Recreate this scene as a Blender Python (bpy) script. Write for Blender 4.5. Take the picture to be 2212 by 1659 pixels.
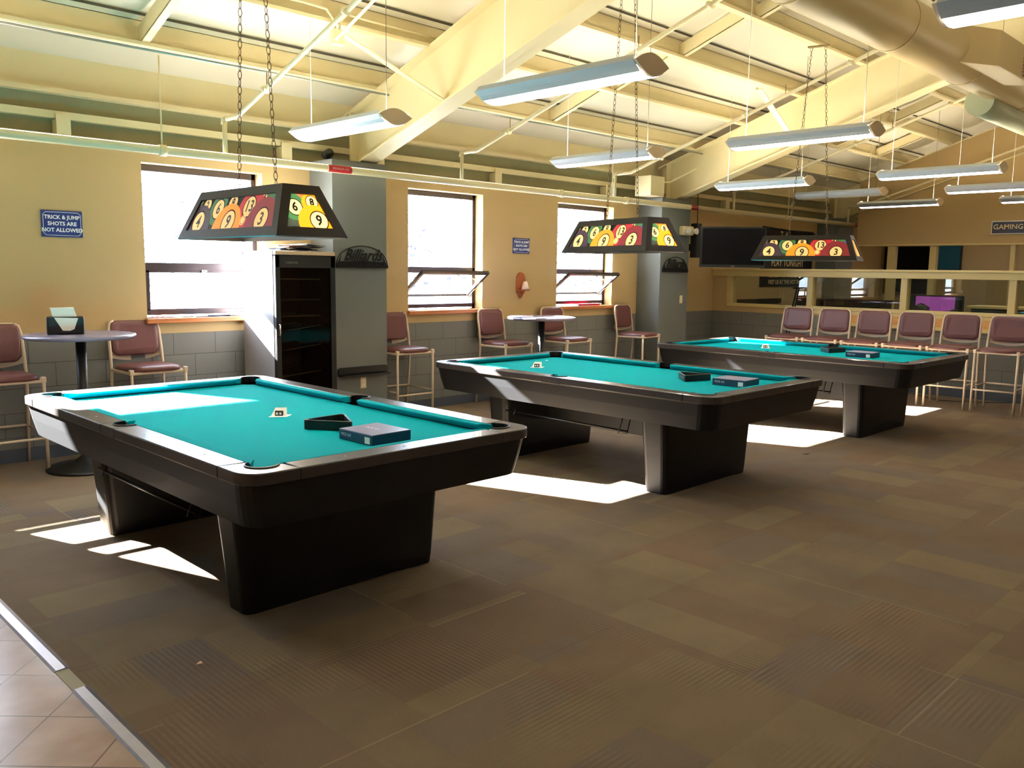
import bpy, bmesh, math, random
from mathutils import Vector, Matrix
random.seed(7)
for o in list(bpy.data.objects): bpy.data.objects.remove(o)
S=bpy.context.scene; COL=S.collection
PI=math.pi; R=math.radians
# ---------------------------------------------------------------- camera
F_PX=1850.63; CAM=Vector((0,0,1.605)); YAW,PITCH,ROLL=0.782,0.132,0.013
YAW,PITCH,ROLL=0.7819,0.1316,0.0131
fw=Vector((math.sin(YAW)*math.cos(PITCH),math.cos(YAW)*math.cos(PITCH),-math.sin(PITCH)))
rt=Vector((math.cos(YAW),-math.sin(YAW),0)); up=rt.cross(fw)
r2=rt*math.cos(ROLL)+up*math.sin(ROLL); u2=-rt*math.sin(ROLL)+up*math.cos(ROLL)
cam=bpy.data.objects.new('camera',bpy.data.cameras.new('camera')); COL.objects.link(cam)
cam.matrix_world=Matrix(((r2.x,u2.x,-fw.x,0),(r2.y,u2.y,-fw.y,0),(r2.z,u2.z,-fw.z,CAM.z),(0,0,0,1)))
cam.data.sensor_width=36; cam.data.lens=F_PX/2212*36; cam.data.clip_start=.05; cam.data.clip_end=200
S.camera=cam
# ---------------------------------------------------------------- world, sun, exposure
S.view_settings.view_transform='Standard'; S.view_settings.look='None'; S.view_settings.gamma=1
S.view_settings.use_curve_mapping=False; S.view_settings.exposure=0.5
W=bpy.data.worlds.new('sky'); S.world=W; W.use_nodes=True
bg=W.node_tree.nodes['Background']; bg.inputs[0].default_value=(.70,.83,1,1); bg.inputs[1].default_value=18.0
sl=bpy.data.lights.new('sun','SUN'); sl.energy=320; sl.angle=R(.6); sl.color=(1,.97,.92)
sun=bpy.data.objects.new('sun',sl); COL.objects.link(sun)
sun.rotation_euler=Vector((.35,-1,-.578)).to_track_quat('-Z','Y').to_euler()
# strengths of the room's own lamps
UPLIGHT=44.0; LENS=8.0; BULB=18.0
# ---------------------------------------------------------------- materials
MATS={}
def lin(c): 
    return tuple((v/12.92 if v<=.04045 else ((v+.055)/1.055)**2.4) for v in [x/255 for x in c])
def mat(name,rgb,rough=.6,metal=0,spec=.5,noise=0,nscale=8,bump=0,bscale=60,emit=None,estr=0,coat=0,transl=0):
    if name in MATS: return MATS[name]
    m=bpy.data.materials.new(name); m.use_nodes=True; nt=m.node_tree; b=nt.nodes['Principled BSDF']
    c=lin(rgb)+(1,)
    b.inputs['Base Color'].default_value=c; b.inputs['Roughness'].default_value=rough; b.inputs['Metallic'].default_value=metal
    b.inputs['Specular IOR Level'].default_value=spec; b.inputs['Coat Weight'].default_value=coat
    if noise:
        tc=nt.nodes.new('ShaderNodeTexCoord'); n=nt.nodes.new('ShaderNodeTexNoise'); n.inputs['Scale'].default_value=nscale; n.inputs['Detail'].default_value=4
        nt.links.new(tc.outputs['Object'],n.inputs['Vector'])
        mp=nt.nodes.new('ShaderNodeMapRange'); mp.inputs[3].default_value=1-noise; mp.inputs[4].default_value=1+noise
        nt.links.new(n.outputs[0],mp.inputs[0])
        hs=nt.nodes.new('ShaderNodeHueSaturation'); hs.inputs['Color'].default_value=c
        nt.links.new(mp.outputs[0],hs.inputs['Value']); nt.links.new(hs.outputs[0],b.inputs['Base Color'])
    if bump:
        tc=nt.nodes.new('ShaderNodeTexCoord'); n=nt.nodes.new('ShaderNodeTexNoise'); n.inputs['Scale'].default_value=bscale
        nt.links.new(tc.outputs['Object'],n.inputs['Vector']); bp=nt.nodes.new('ShaderNodeBump'); bp.inputs['Strength'].default_value=bump; bp.inputs['Distance'].default_value=.004
        nt.links.new(n.outputs[0],bp.inputs['Height']); nt.links.new(bp.outputs[0],b.inputs['Normal'])
    if emit:
        b.inputs['Emission Color'].default_value=lin(emit)+(1,); b.inputs['Emission Strength'].default_value=estr
    if transl:
        out=nt.nodes['Material Output']; tr=nt.nodes.new('ShaderNodeBsdfTranslucent'); tr.inputs[0].default_value=c
        mx=nt.nodes.new('ShaderNodeMixShader'); mx.inputs[0].default_value=transl
        nt.links.new(b.outputs[0],mx.inputs[1]); nt.links.new(tr.outputs[0],mx.inputs[2]); nt.links.new(mx.outputs[0],out.inputs[0])
    MATS[name]=m; return m
def glass_mat(name,tint=(255,255,255),refl=1.0):
    if name in MATS: return MATS[name]
    m=bpy.data.materials.new(name); m.use_nodes=True; nt=m.node_tree; nt.nodes.remove(nt.nodes['Principled BSDF'])
    out=nt.nodes['Material Output']; t=nt.nodes.new('ShaderNodeBsdfTransparent'); t.inputs[0].default_value=lin(tint)+(1,)
    g=nt.nodes.new('ShaderNodeBsdfGlossy'); g.inputs['Roughness'].default_value=.01; f=nt.nodes.new('ShaderNodeFresnel'); gm=nt.nodes.new('ShaderNodeNewGeometry'); ir=nt.nodes.new('ShaderNodeMapRange'); ir.inputs[3].default_value=1.5; ir.inputs[4].default_value=1/1.5
    nt.links.new(gm.outputs['Backfacing'],ir.inputs[0]); nt.links.new(ir.outputs[0],f.inputs[0])
    ml=nt.nodes.new('ShaderNodeMath'); ml.operation='MULTIPLY'; ml.inputs[1].default_value=refl
    nt.links.new(f.outputs[0],ml.inputs[0]); mx=nt.nodes.new('ShaderNodeMixShader')
    nt.links.new(ml.outputs[0],mx.inputs[0]); nt.links.new(t.outputs[0],mx.inputs[1]); nt.links.new(g.outputs[0],mx.inputs[2]); nt.links.new(mx.outputs[0],out.inputs[0])
    MATS[name]=m; return m
YELLOW=(182,156,108)
def wall_mat():
    m=mat('painted block wall',YELLOW,.75); nt=m.node_tree; b=nt.nodes['Principled BSDF']; L=nt.links
    g=nt.nodes.new('ShaderNodeNewGeometry'); s=nt.nodes.new('ShaderNodeSeparateXYZ'); L.new(g.outputs['Position'],s.inputs[0])
    gt=nt.nodes.new('ShaderNodeMath'); gt.operation='GREATER_THAN'; gt.inputs[1].default_value=1.0; L.new(s.outputs[2],gt.inputs[0])
    mx=nt.nodes.new('ShaderNodeMix'); mx.data_type='RGBA'; mx.inputs[6].default_value=lin((116,117,112))+(1,); mx.inputs[7].default_value=lin(YELLOW)+(1,)
    L.new(gt.outputs[0],mx.inputs[0])
    # block joints
    add=nt.nodes.new('ShaderNodeMath'); add.operation='ADD'; L.new(s.outputs[0],add.inputs[0]); L.new(s.outputs[1],add.inputs[1])
    cb=nt.nodes.new('ShaderNodeCombineXYZ'); L.new(add.outputs[0],cb.inputs[0]); L.new(s.outputs[2],cb.inputs[1])
    br=nt.nodes.new('ShaderNodeTexBrick'); br.inputs['Scale'].default_value=1; br.inputs['Brick Width'].default_value=.4; br.inputs['Row Height'].default_value=.2
    br.inputs['Mortar Size'].default_value=.004; br.inputs['Mortar Smooth'].default_value=.6; br.inputs['Color1'].default_value=(1,1,1,1); br.inputs['Color2'].default_value=(.97,.97,.97,1); br.inputs['Mortar'].default_value=(.45,.45,.45,1)
    L.new(cb.outputs[0],br.inputs['Vector'])
    lt=nt.nodes.new('ShaderNodeMath'); lt.operation='LESS_THAN'; lt.inputs[1].default_value=1.0; L.new(s.outputs[2],lt.inputs[0])
    mx2=nt.nodes.new('ShaderNodeMix'); mx2.data_type='RGBA'; mx2.blend_type='MULTIPLY'; L.new(lt.outputs[0],mx2.inputs[0]); L.new(mx.outputs[2],mx2.inputs[6]); L.new(br.outputs[0],mx2.inputs[7])
    L.new(mx2.outputs[2],b.inputs['Base Color'])
    bp=nt.nodes.new('ShaderNodeBump'); bp.inputs['Strength'].default_value=.5; bp.inputs['Distance'].default_value=.004
    n=nt.nodes.new('ShaderNodeTexNoise'); n.inputs['Scale'].default_value=70
    tc=nt.nodes.new('ShaderNodeTexCoord'); L.new(tc.outputs['Object'],n.inputs['Vector'])
    ml=nt.nodes.new('ShaderNodeMath'); ml.operation='MULTIPLY_ADD'; ml.inputs[1].default_value=.15; L.new(n.outputs[0],ml.inputs[0])
    m3=nt.nodes.new('ShaderNodeMath'); m3.operation='MULTIPLY'; L.new(br.outputs['Fac'],m3.inputs[0]); L.new(lt.outputs[0],m3.inputs[1])
    m4=nt.nodes.new('ShaderNodeMath'); m4.operation='MULTIPLY'; m4.inputs[1].default_value=-1; L.new(m3.outputs[0],m4.inputs[0]); L.new(m4.outputs[0],ml.inputs[2])
    L.new(ml.outputs[0],bp.inputs['Height']); L.new(bp.outputs[0],b.inputs['Normal'])
    return m
def carpet_mat():
    m=mat('carpet tiles',(100,85,66),.95,spec=.2); nt=m.node_tree; b=nt.nodes['Principled BSDF']; L=nt.links
    def N(t,**k):
        n=nt.nodes.new(t)
        for a,v in k.items(): setattr(n,a,v)
        return n
    def M(op,a,b_=None,c=None):
        n=N('ShaderNodeMath',operation=op)
        for i,v in enumerate((a,b_,c)):
            if v is None: continue
            if isinstance(v,(int,float)): n.inputs[i].default_value=v
            else: L.new(v,n.inputs[i])
        return n.outputs[0]
    g=N('ShaderNodeNewGeometry'); s=N('ShaderNodeSeparateXYZ'); L.new(g.outputs['Position'],s.inputs[0]); X,Y_=s.outputs[0],s.outputs[1]
    def cell(ox,oy,sx,sy):
        a=M('FLOOR',M('DIVIDE',M('ADD',X,ox),sx)); c=M('FLOOR',M('DIVIDE',M('ADD',Y_,oy),sy))
        cb=N('ShaderNodeCombineXYZ'); L.new(a,cb.inputs[0]); L.new(c,cb.inputs[1]); w=N('ShaderNodeTexWhiteNoise',noise_dimensions='2D'); L.new(cb.outputs[0],w.inputs['Vector']); return w
    w1=cell(50.1,50.2,.61,.61); w2=cell(50.35,50.05,.30,.61); w3=cell(50.1,50.45,.61,.305)
    pick=M('GREATER_THAN',w1.outputs['Value'],.5)
    mixv=N('ShaderNodeMix',data_type='FLOAT'); L.new(pick,mixv.inputs[0]); L.new(w2.outputs['Value'],mixv.inputs[2]); L.new(w3.outputs['Value'],mixv.inputs[3])
    v=mixv.outputs[0]
    cr=N('ShaderNodeValToRGB'); cr.color_ramp.interpolation='CONSTANT'
    cols=[(0,(110,91,72)),(.2,(116,100,76)),(.38,(106,94,82)),(.52,(112,92,72)),(.68,(122,107,80)),(.82,(110,97,80)),(.92,(104,92,82))]
    els=cr.color_ramp.elements
    els[0].position=0; els[0].color=lin(cols[0][1])+(1,); els[1].position=cols[1][0]; els[1].color=lin(cols[1][1])+(1,)
    for p,c in cols[2:]:
        e=els.new(p); e.color=lin(c)+(1,)
    L.new(v,cr.inputs[0])
    # ribbing, direction by cell, masked by soft noise
    dirx=M('GREATER_THAN',w1.outputs['Value'],.5)
    cx=N('ShaderNodeMix',data_type='FLOAT'); L.new(dirx,cx.inputs[0]); L.new(X,cx.inputs[2]); L.new(Y_,cx.inputs[3])
    st=M('SINE',M('MULTIPLY',cx.outputs[0],2*PI/.024))
    nz=N('ShaderNodeTexNoise'); nz.inputs['Scale'].default_value=1.6; L.new(g.outputs['Position'],nz.inputs['Vector'])
    mk=N('ShaderNodeMapRange'); mk.inputs[1].default_value=.48; mk.inputs[2].default_value=.62; L.new(nz.outputs[0],mk.inputs[0])
    amp=M('MULTIPLY',mk.outputs[0],M('MULTIPLY',st,.13))
    # soft blotches
    n2=N('ShaderNodeTexNoise'); n2.inputs['Scale'].default_value=3.5; n2.inputs['Detail'].default_value=3; L.new(g.outputs['Position'],n2.inputs['Vector'])
    fz=N('ShaderNodeTexNoise'); fz.inputs['Scale'].default_value=260; fz.inputs['Detail'].default_value=2; L.new(g.outputs['Position'],fz.inputs['Vector'])
    val=M('ADD',M('ADD',amp,1.0),M('ADD',M('MULTIPLY',M('SUBTRACT',n2.outputs[0],.5),.35),M('MULTIPLY',M('SUBTRACT',fz.outputs[0],.5),.5)))
    # pale and dark thin seams along some cell borders
    def seam(coord,off,size,w): 
        fr=M('FRACT',M('DIVIDE',M('ADD',coord,off),size)); return M('LESS_THAN',fr,w)
    s1=M('MULTIPLY',seam(X,50.1,.61,.010),M('GREATER_THAN',w2.outputs['Value'],.80))
    s2=M('MULTIPLY',seam(Y_,50.2,.61,.010),M('GREATER_THAN',w3.outputs['Value'],.80))
    s3=M('MULTIPLY',seam(Y_,50.45,.305,.010),M('LESS_THAN',w3.outputs['Value'],.14))
    val2=M('SUBTRACT',M('ADD',val,M('MULTIPLY',M('MAXIMUM',s1,s2),.45)),M('MULTIPLY',s3,.3))
    av=N('ShaderNodeMix',data_type='RGBA'); av.inputs[0].default_value=.38; av.inputs[7].default_value=lin((111,95,76))+(1,); L.new(cr.outputs[0],av.inputs[6])
    hs=N('ShaderNodeHueSaturation'); L.new(av.outputs[2],hs.inputs['Color']); L.new(val2,hs.inputs['Value']); L.new(hs.outputs[0],b.inputs['Base Color'])
    bp=N('ShaderNodeBump'); bp.inputs['Strength'].default_value=.6; bp.inputs['Distance'].default_value=.004
    L.new(M('ADD',M('MULTIPLY',amp,3.0),fz.outputs[0]),bp.inputs['Height']); L.new(bp.outputs[0],b.inputs['Normal'])
    return m
def tile_mat():
    m=mat('ceramic floor tile',(176,140,112),.28); nt=m.node_tree; b=nt.nodes['Principled BSDF']; L=nt.links
    g=nt.nodes.new('ShaderNodeNewGeometry'); mp=nt.nodes.new('ShaderNodeMapping'); mp.vector_type='TEXTURE'
    mp.inputs['Rotation'].default_value=(0,0,R(45)); L.new(g.outputs['Position'],mp.inputs['Vector'])
    s=nt.nodes.new('ShaderNodeSeparateXYZ'); L.new(mp.outputs[0],s.inputs[0])
    # u=(x+y)/sqrt2 , v=(y-x)/sqrt2
    def M(op,a,b_):
        n=nt.nodes.new('ShaderNodeMath'); n.operation=op
        for i,v in enumerate((a,b_)):
            if isinstance(v,(int,float)): n.inputs[i].default_value=v
            else: L.new(v,n.inputs[i])
        return n.outputs[0]
    T=.308
    fu=M('FRACT',M('DIVIDE',M('ADD',s.outputs[0],T*40-2.877+.003),T),0); fv=M('FRACT',M('DIVIDE',M('ADD',s.outputs[1],T*40-1.655+.003),T),0)
    g1=M('LESS_THAN',fu,.02); g2=M('LESS_THAN',fv,.02); gg=M('MAXIMUM',g1,g2)
    n=nt.nodes.new('ShaderNodeTexNoise'); n.inputs['Scale'].default_value=6; L.new(g.outputs['Position'],n.inputs['Vector'])
    cr=nt.nodes.new('ShaderNodeValToRGB'); cr.color_ramp.elements[0].position=.3; cr.color_ramp.elements[0].color=lin((150,120,102))+(1,); cr.color_ramp.elements[1].position=.7; cr.color_ramp.elements[1].color=lin((170,144,128))+(1,)
    L.new(n.outputs[0],cr.inputs[0])
    mx=nt.nodes.new('ShaderNodeMix'); mx.data_type='RGBA'; L.new(gg,mx.inputs[0]); L.new(cr.outputs[0],mx.inputs[6]); mx.inputs[7].default_value=lin((96,70,60))+(1,)
    L.new(mx.outputs[2],b.inputs['Base Color'])
    bp=nt.nodes.new('ShaderNodeBump'); bp.inputs['Strength'].default_value=.5; bp.inputs['Distance'].default_value=.003; bp.invert=True
    L.new(gg,bp.inputs['Height']); L.new(bp.outputs[0],b.inputs['Normal'])
    return m
def wood_mat(name,a,b2,rough=.45,scale=(1,14,14)):
    m=mat(name,a,rough); nt=m.node_tree; b=nt.nodes['Principled BSDF']; L=nt.links
    tc=nt.nodes.new('ShaderNodeTexCoord'); mp=nt.nodes.new('ShaderNodeMapping'); mp.inputs['Scale'].default_value=scale
    n=nt.nodes.new('ShaderNodeTexNoise'); n.inputs['Scale'].default_value=3; n.inputs['Detail'].default_value=5
    L.new(tc.outputs['Object'],mp.inputs[0]); L.new(mp.outputs[0],n.inputs['Vector'])
    cr=nt.nodes.new('ShaderNodeValToRGB'); cr.color_ramp.elements[0].position=.35; cr.color_ramp.elements[0].color=lin(a)+(1,); cr.color_ramp.elements[1].position=.65; cr.color_ramp.elements[1].color=lin(b2)+(1,)
    L.new(n.outputs[0],cr.inputs[0]); L.new(cr.outputs[0],b.inputs['Base Color']); return m
WALL=wall_mat(); CARPET=carpet_mat(); TILE=tile_mat()
YEL=mat('yellow wall paint',YELLOW,.75,bump=.15)
CREAM=mat('cream steel paint',(222,208,164),.5,noise=.05,nscale=3)
CREAM2=mat('cream pipe paint',(222,210,170),.4)
INSUL=mat('white vinyl insulation facing',(220,214,192),.45,noise=.05,nscale=2,bump=.6,bscale=5)
DARKLINE=mat('dark insulation seam',(70,66,52),.7)
SEAMGRN=mat('dull green siding',(150,146,112),.7,noise=.08)  # siding's own dull green-grey tone with slight random noise
PILLAR=mat('grey pillar paint',(106,110,106),.6,bump=.15)
BASEB=mat('slate vinyl base',(72,80,92),.5)
BLACKLAM=mat('black laminate',(17,17,18),.42,spec=.3,bump=.1,bscale=300)
RAILLAM=mat('dark rail laminate',(54,49,46),.3,coat=.25)
CLOTH=mat('green pool cloth',(0,146,158),.9,spec=.04,bump=.3,bscale=400)
BLACK=mat('black plastic',(12,12,12),.45)
BLKMET=mat('black metal',(14,14,15),.35,metal=.3)
PEARL=mat('pearl sight',(225,225,220),.25)
ALU=mat('brown window aluminium',(62,54,56),.35,metal=.5)
BEIGE=mat('beige chair frame',(206,186,160),.35)
MAROON=mat('maroon vinyl',(104,62,60),.42,noise=.06,bump=.25,bscale=120)
LAVTOP=mat('lavender grey laminate',(120,112,132),.25,noise=.04)
SILL=wood_mat('orange oak sill',(176,104,54),(200,128,72))
OAK=wood_mat('golden oak board',(196,140,78),(212,160,96))
MAPLE=wood_mat('reddish wood plaque',(150,78,40),(178,98,54),scale=(14,14,1))
CHAIN=mat('bronze chain',(96,74,48),.35,metal=.9)
BRASS=mat('brushed brass plate',(150,130,90),.3,metal=.9)
FIXM=mat('perforated grey fixture shell',(186,194,202),.4,bump=.3,bscale=250)
FIXEND=mat('tan fixture end cap',(226,208,184),.45)
LENSM=mat('lit white lens',(255,255,255),.4,emit=(255,250,255),estr=LENS)
TUBE=mat('lit fluorescent tube',(255,255,255),.4,emit=(255,236,196),estr=UPLIGHT)
OFFLENS=mat('unlit lens',(200,196,180),.5)
DUCT=mat('cream duct paint',(192,170,122),.42,noise=.04,nscale=2)
WHITE=mat('white plastic',(232,230,222),.4)
IVORY=mat('ivory plastic',(226,208,160),.4)
PAPER=mat('white paper',(240,238,230),.8)
NEWS=mat('brown card',(150,110,80),.8)
INK=mat('ink blue black',(30,34,60),.7)
BLUE=mat('navy sign blue',(34,52,120),.4)
SIGNW=mat('sign white',(236,236,236),.5)
RED=mat('pipe label red',(168,24,34),.5)
PINK=mat('pipe label lettering',(230,180,180),.5)
STRIP=mat('worn aluminium strip',(176,168,172),.3,metal=.7,noise=.1,nscale=20)
FRIDGE=mat('grey fridge cabinet',(150,146,148),.45)
FRTOP=mat('tan fridge top trim',(176,150,122),.5)
FRIN=mat('dark fridge interior',(78,66,56),.6)
WIRE=mat('chrome shelf wire',(150,140,126),.3,metal=.8)
CHROME=mat('chrome',(210,210,215),.15,metal=1)
TEALBOX=mat('dark teal card',(8,52,82),.45)
GREYBOX=mat('grey blue printed card',(120,122,150),.35,noise=.2,nscale=30)
SCREEN=mat('dark television screen',(10,10,12),.2,spec=.25)
POSTER=mat('poster black',(22,20,26),.4)
PURPLE=mat('lit purple screen',(120,60,120),.4,emit=(150,70,150),estr=.6)
TEALS=mat('lit teal screen',(20,60,70),.4,emit=(30,90,100),estr=.06)
WGLASS=glass_mat('window glass',(250,252,255)); PGLASS=glass_mat('partition glass',(235,240,235),1.4); FGLASS=glass_mat('smoked fridge glass',(205,196,186),.5)
# ---------------------------------------------------------------- mesh helper
class MB:
    def __init__(s): s.v=[];s.f=[];s.m=[];s.sm=[]
    def add(s,vs,fs,mi=0,M=None,smooth=False):
        o=len(s.v); s.v+=[(M@Vector(v) if M else Vector(v)) for v in vs]
        for f in fs: s.f.append([o+i for i in f]); s.m.append(mi); s.sm.append(smooth)
    def box(s,a,b,mi=0,M=None):
        x0,y0,z0=a;x1,y1,z1=b
        s.add([(x0,y0,z0),(x1,y0,z0),(x1,y1,z0),(x0,y1,z0),(x0,y0,z1),(x1,y0,z1),(x1,y1,z1),(x0,y1,z1)],[(0,3,2,1),(4,5,6,7),(0,1,5,4),(1,2,6,5),(2,3,7,6),(3,0,4,7)],mi,M); return s
    def loft(s,loops,mi=0,cap=(True,True),M=None,smooth=False,closed=True):
        n=len(loops[0]); vs=[v for l in loops for v in l]; fs=[]
        for k in range(len(loops)-1):
            for i in range(n if closed else n-1):
                j=(i+1)%n; fs.append((k*n+i,k*n+j,(k+1)*n+j,(k+1)*n+i))
        s.add(vs,fs,mi,M,smooth)
        o=len(s.v)-len(vs)
        if cap[0]: s.f.append([o+i for i in reversed(range(n))]); s.m.append(mi); s.sm.append(False)
        if cap[1]: s.f.append([o+(len(loops)-1)*n+i for i in range(n)]); s.m.append(mi); s.sm.append(False)
        return s
    def prism(s,pts,z0,z1,mi=0,M=None):  # pts in xy
        return s.loft([[(x,y,z0) for x,y in pts],[(x,y,z1) for x,y in pts]],mi,M=M)
    def ext(s,pts3,d,mi=0,M=None):
        d=Vector(d); return s.loft([[tuple(p) for p in pts3],[tuple(Vector(p)+d) for p in pts3]],mi,M=M)
    def tube(s,path,r,n=8,mi=0,closed=False,M=None,cap=True):
        P=[Vector(p) for p in path]; loops=[]; N=len(P); rr=r if isinstance(r,(list,tuple)) else [r]*N
        ref=None
        for i,p in enumerate(P):
            if closed: t=(P[(i+1)%N]-P[i-1])
            else: t=(P[min(i+1,N-1)]-P[max(i-1,0)])
            if t.length<1e-9: t=Vector((0,0,1))
            t.normalize()
            if ref is None: ref=t.orthogonal().normalized()
            ref=(ref-t*ref.dot(t)); ref=ref.normalized() if ref.length>1e-6 else t.orthogonal().normalized()
            b=t.cross(ref); loops.append([tuple(p+(ref*math.cos(2*PI*k/n)+b*math.sin(2*PI*k/n))*rr[i]) for k in range(n)])
        if closed: loops.append(loops[0])
        return s.loft(loops,mi,(cap and not closed,cap and not closed),M,True)
    def lathe(s,prof,n=24,c=(0,0,0),mi=0,M=None,smooth=True):
        loops=[[(c[0]+r*math.cos(2*PI*k/n),c[1]+r*math.sin(2*PI*k/n),c[2]+z) for k in range(n)] for r,z in prof]
        return s.loft(loops,mi,(True,True),M,smooth)
    def build(s,name,mats,parent=None,bevel=0,seg=2,M=None):
        me=bpy.data.meshes.new(name); me.from_pydata([tuple(v) for v in s.v],[],s.f); 
        if not isinstance(mats,(list,tuple)): mats=[mats]
        for m in mats: me.materials.append(m)
        me.polygons.foreach_set('material_index',s.m); me.polygons.foreach_set('use_smooth',s.sm)
        bm=bmesh.new(); bm.from_mesh(me); bmesh.ops.remove_doubles(bm,verts=bm.verts,dist=1e-5); bmesh.ops.recalc_face_normals(bm,faces=bm.faces); bm.to_mesh(me); bm.free()
        me.update()
        o=bpy.data.objects.new(name,me); COL.objects.link(o)
        if M is not None: o.matrix_world=M
        if parent: o.parent=parent
        if bevel:
            b=o.modifiers.new('bevel','BEVEL'); b.width=bevel; b.segments=seg; b.limit_method='ANGLE'; b.angle_limit=R(35)
        return o
def box(a,b): return MB().box(a,b)
def tag(o,label,cat,group=None,kind=None):
    if label: o['label']=label
    if cat: o['category']=cat
    if group: o['group']=group
    if kind: o['kind']=kind
    return o
def thing(name,label,cat,loc=(0,0,0),rz=0,group=None):
    o=bpy.data.objects.new(name,None); COL.objects.link(o); o.location=loc; o.rotation_euler=(0,0,rz); o.empty_display_size=.1
    return tag(o,label,cat,group)
def struct(o,label=None):
    o['kind']='structure'
    if label: o['label']=label
    return o
def dup(root,loc=None,rz=None,label=None,M=None):
    r=root.copy(); COL.objects.link(r)
    if M is not None: r.matrix_world=M
    if loc is not None: r.location=loc
    if rz is not None: r.rotation_euler=(0,0,rz)
    if label: r['label']=label
    for ch in list(root.children):
        c=ch.copy(); COL.objects.link(c); c.parent=r
        for g in list(ch.children):
            d=g.copy(); COL.objects.link(d); d.parent=c
    return r
def text_mb(mb,s,size,M,mi=0,align='CENTER',extr=0,font=None,bold=0,shear=0,sx=1):
    cu=bpy.data.curves.new('t','FONT'); cu.body=s; cu.size=size; cu.align_x=align; cu.align_y='CENTER'; cu.extrude=extr; cu.offset=bold; cu.shear=shear; cu.resolution_u=2; cu.fill_mode='BOTH'
    o=bpy.data.objects.new('t',cu); COL.objects.link(o); bpy.context.view_layer.update()
    me=o.to_mesh(); D=Matrix.Diagonal((sx,1,1,1))
    mb.add([tuple(D@v.co) for v in me.vertices],[tuple(p.vertices) for p in me.polygons],mi,M)
    o.to_mesh_clear(); bpy.data.objects.remove(o); bpy.data.curves.remove(cu); return mb
def faceM(pos,xdir,ydir):
    x=Vector(xdir).normalized(); y=Vector(ydir).normalized(); z=x.cross(y)
    return Matrix(((x.x,y.x,z.x,pos[0]),(x.y,y.y,z.y,pos[1]),(x.z,y.z,z.z,pos[2]),(0,0,0,1)))
# ================================================================ SETTING
WY=7.706; WO=7.95; XR=21.0; XL=-3.5; YB=-7.7; RIDGE=0.0
def roofz(y): return 3.12+.335*(WY-abs(y)) if True else 0
struct(box((1.0,YB,-.1),(XR,WO,0)).build('floor',CARPET),'carpet of dull brown and olive rectangular tiles')
f2=struct(box((XL,YB,-.1),(.998,WO,0)).build('floor',TILE),'tan ceramic tiles laid diagonally')
def wall_holes(name,x0,x1,z1,holes,m):
    mb=MB(); xs=x0
    for (a,b,c,d) in holes:
        mb.box((xs,WY,0),(a,WO,z1)); mb.box((a,WY,0),(b,WO,c)); mb.box((a,WY,d),(b,WO,z1)); xs=b
    mb.box((xs,WY,0),(x1,WO,z1)); return mb.build(name,m)
WINS=[(.565,1.71),(3.07,4.22),(5.99,7.12),(8.46,9.62)]
ZS,ZT=1.14,2.50
struct(wall_holes('wall_back',XL,XR,2.66,[(a,b,ZS,ZT) for a,b in WINS],WALL),'yellow block wall with grey lower part and windows')
# wall above the block course: siding set back
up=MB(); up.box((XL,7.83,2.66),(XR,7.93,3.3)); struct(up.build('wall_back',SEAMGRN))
g=MB(); g.box((XL,7.76,2.79),(XR,7.829,2.85)); struct(g.build('trim_1',CREAM),'cream girt above the window wall')
struct(box((XL-.2,YB,0),(XL,WO,6)).build('wall_left',YEL)); struct(box((XL,YB-.2,0),(XR,YB,3.3)).build('wall_front',YEL))
struct(box((XR,YB,0),(XR+.2,WO,6)).build('wall_right',YEL))
# roof insulation: sagging strips between purlins
PUR=[7.90-.795*i for i in range(11)]   # purlin lines, bottom flange
mb=MB(); n=0
def roofy(y): return 3.12+.335*(WY-abs(y))+.20
ys=[]; 
for i in range(len(PUR)-1):
    a,b=PUR[i],PUR[i+1]
    for t in (0,.15,.5,.85): ys.append((a+(b-a)*t, -.035*math.sin(PI*t)))
ys.append((PUR[-1],0))
prof=[(8.1,roofy(8.1))]+[(y,roofy(y)+d) for y,d in ys if y<8.0 and y>0.02]+[(0,roofy(0))]
prof+= [(-y,z) for y,z in reversed(prof[:-1])]
mb.add([(x,y,z) for x in (XL,XR) for y,z in prof],[(i,i+1,len(prof)+i+1,len(prof)+i) for i in range(len(prof)-1)],smooth=True)
mb.add([(x,y,z+.12) for x in (XL,XR) for y,z in prof],[(i,i+1,len(prof)+i+1,len(prof)+i) for i in range(len(prof)-1)])
struct(mb.build('ceiling',INSUL),'white vinyl faced roof insulation')
ORD=['first','second','third','fourth','fifth','sixth','seventh','eighth','ninth','tenth','eleventh']
for i,y in enumerate(PUR):
    if y<1.2: break
    z=roofz(y); m=MB(); t=.012; w=.07
    if i==0: m.box((XL,7.76,z-.07),(XR,7.775,z+.25)); m.box((XL,7.775,z-.07),(XR,7.828,z-.058)); m.box((XL,7.70,z-.075),(XR,7.76,z-.06)); m.box((XL,7.70,z-.06),(XR,7.708,z-.035))
    else:
        m.box((XL,y,z),(XR,y+t,z+.205)); m.box((XL,y-w,z-.0),(XR,y,z+t)); m.box((XL,y,z+.195),(XR,y+w,z+.205)); m.box((XL,y-w,z+t),(XR,y-w+t*.6,z+.028))
    tag(m.build('roof_purlin',CREAM),'cream steel purlin along the roof, %s row out from the window wall'%ORD[i],'purlin','roof purlins')
for i,y in enumerate(PUR[1:9]):   # dark seam lines of the insulation
    yy=y-.14; z=roofy(yy)-.045
    struct(MB().box((XL,yy-.004,z),(XR,yy+.004,z+.02)).build('trim_2',DARKLINE))
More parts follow.
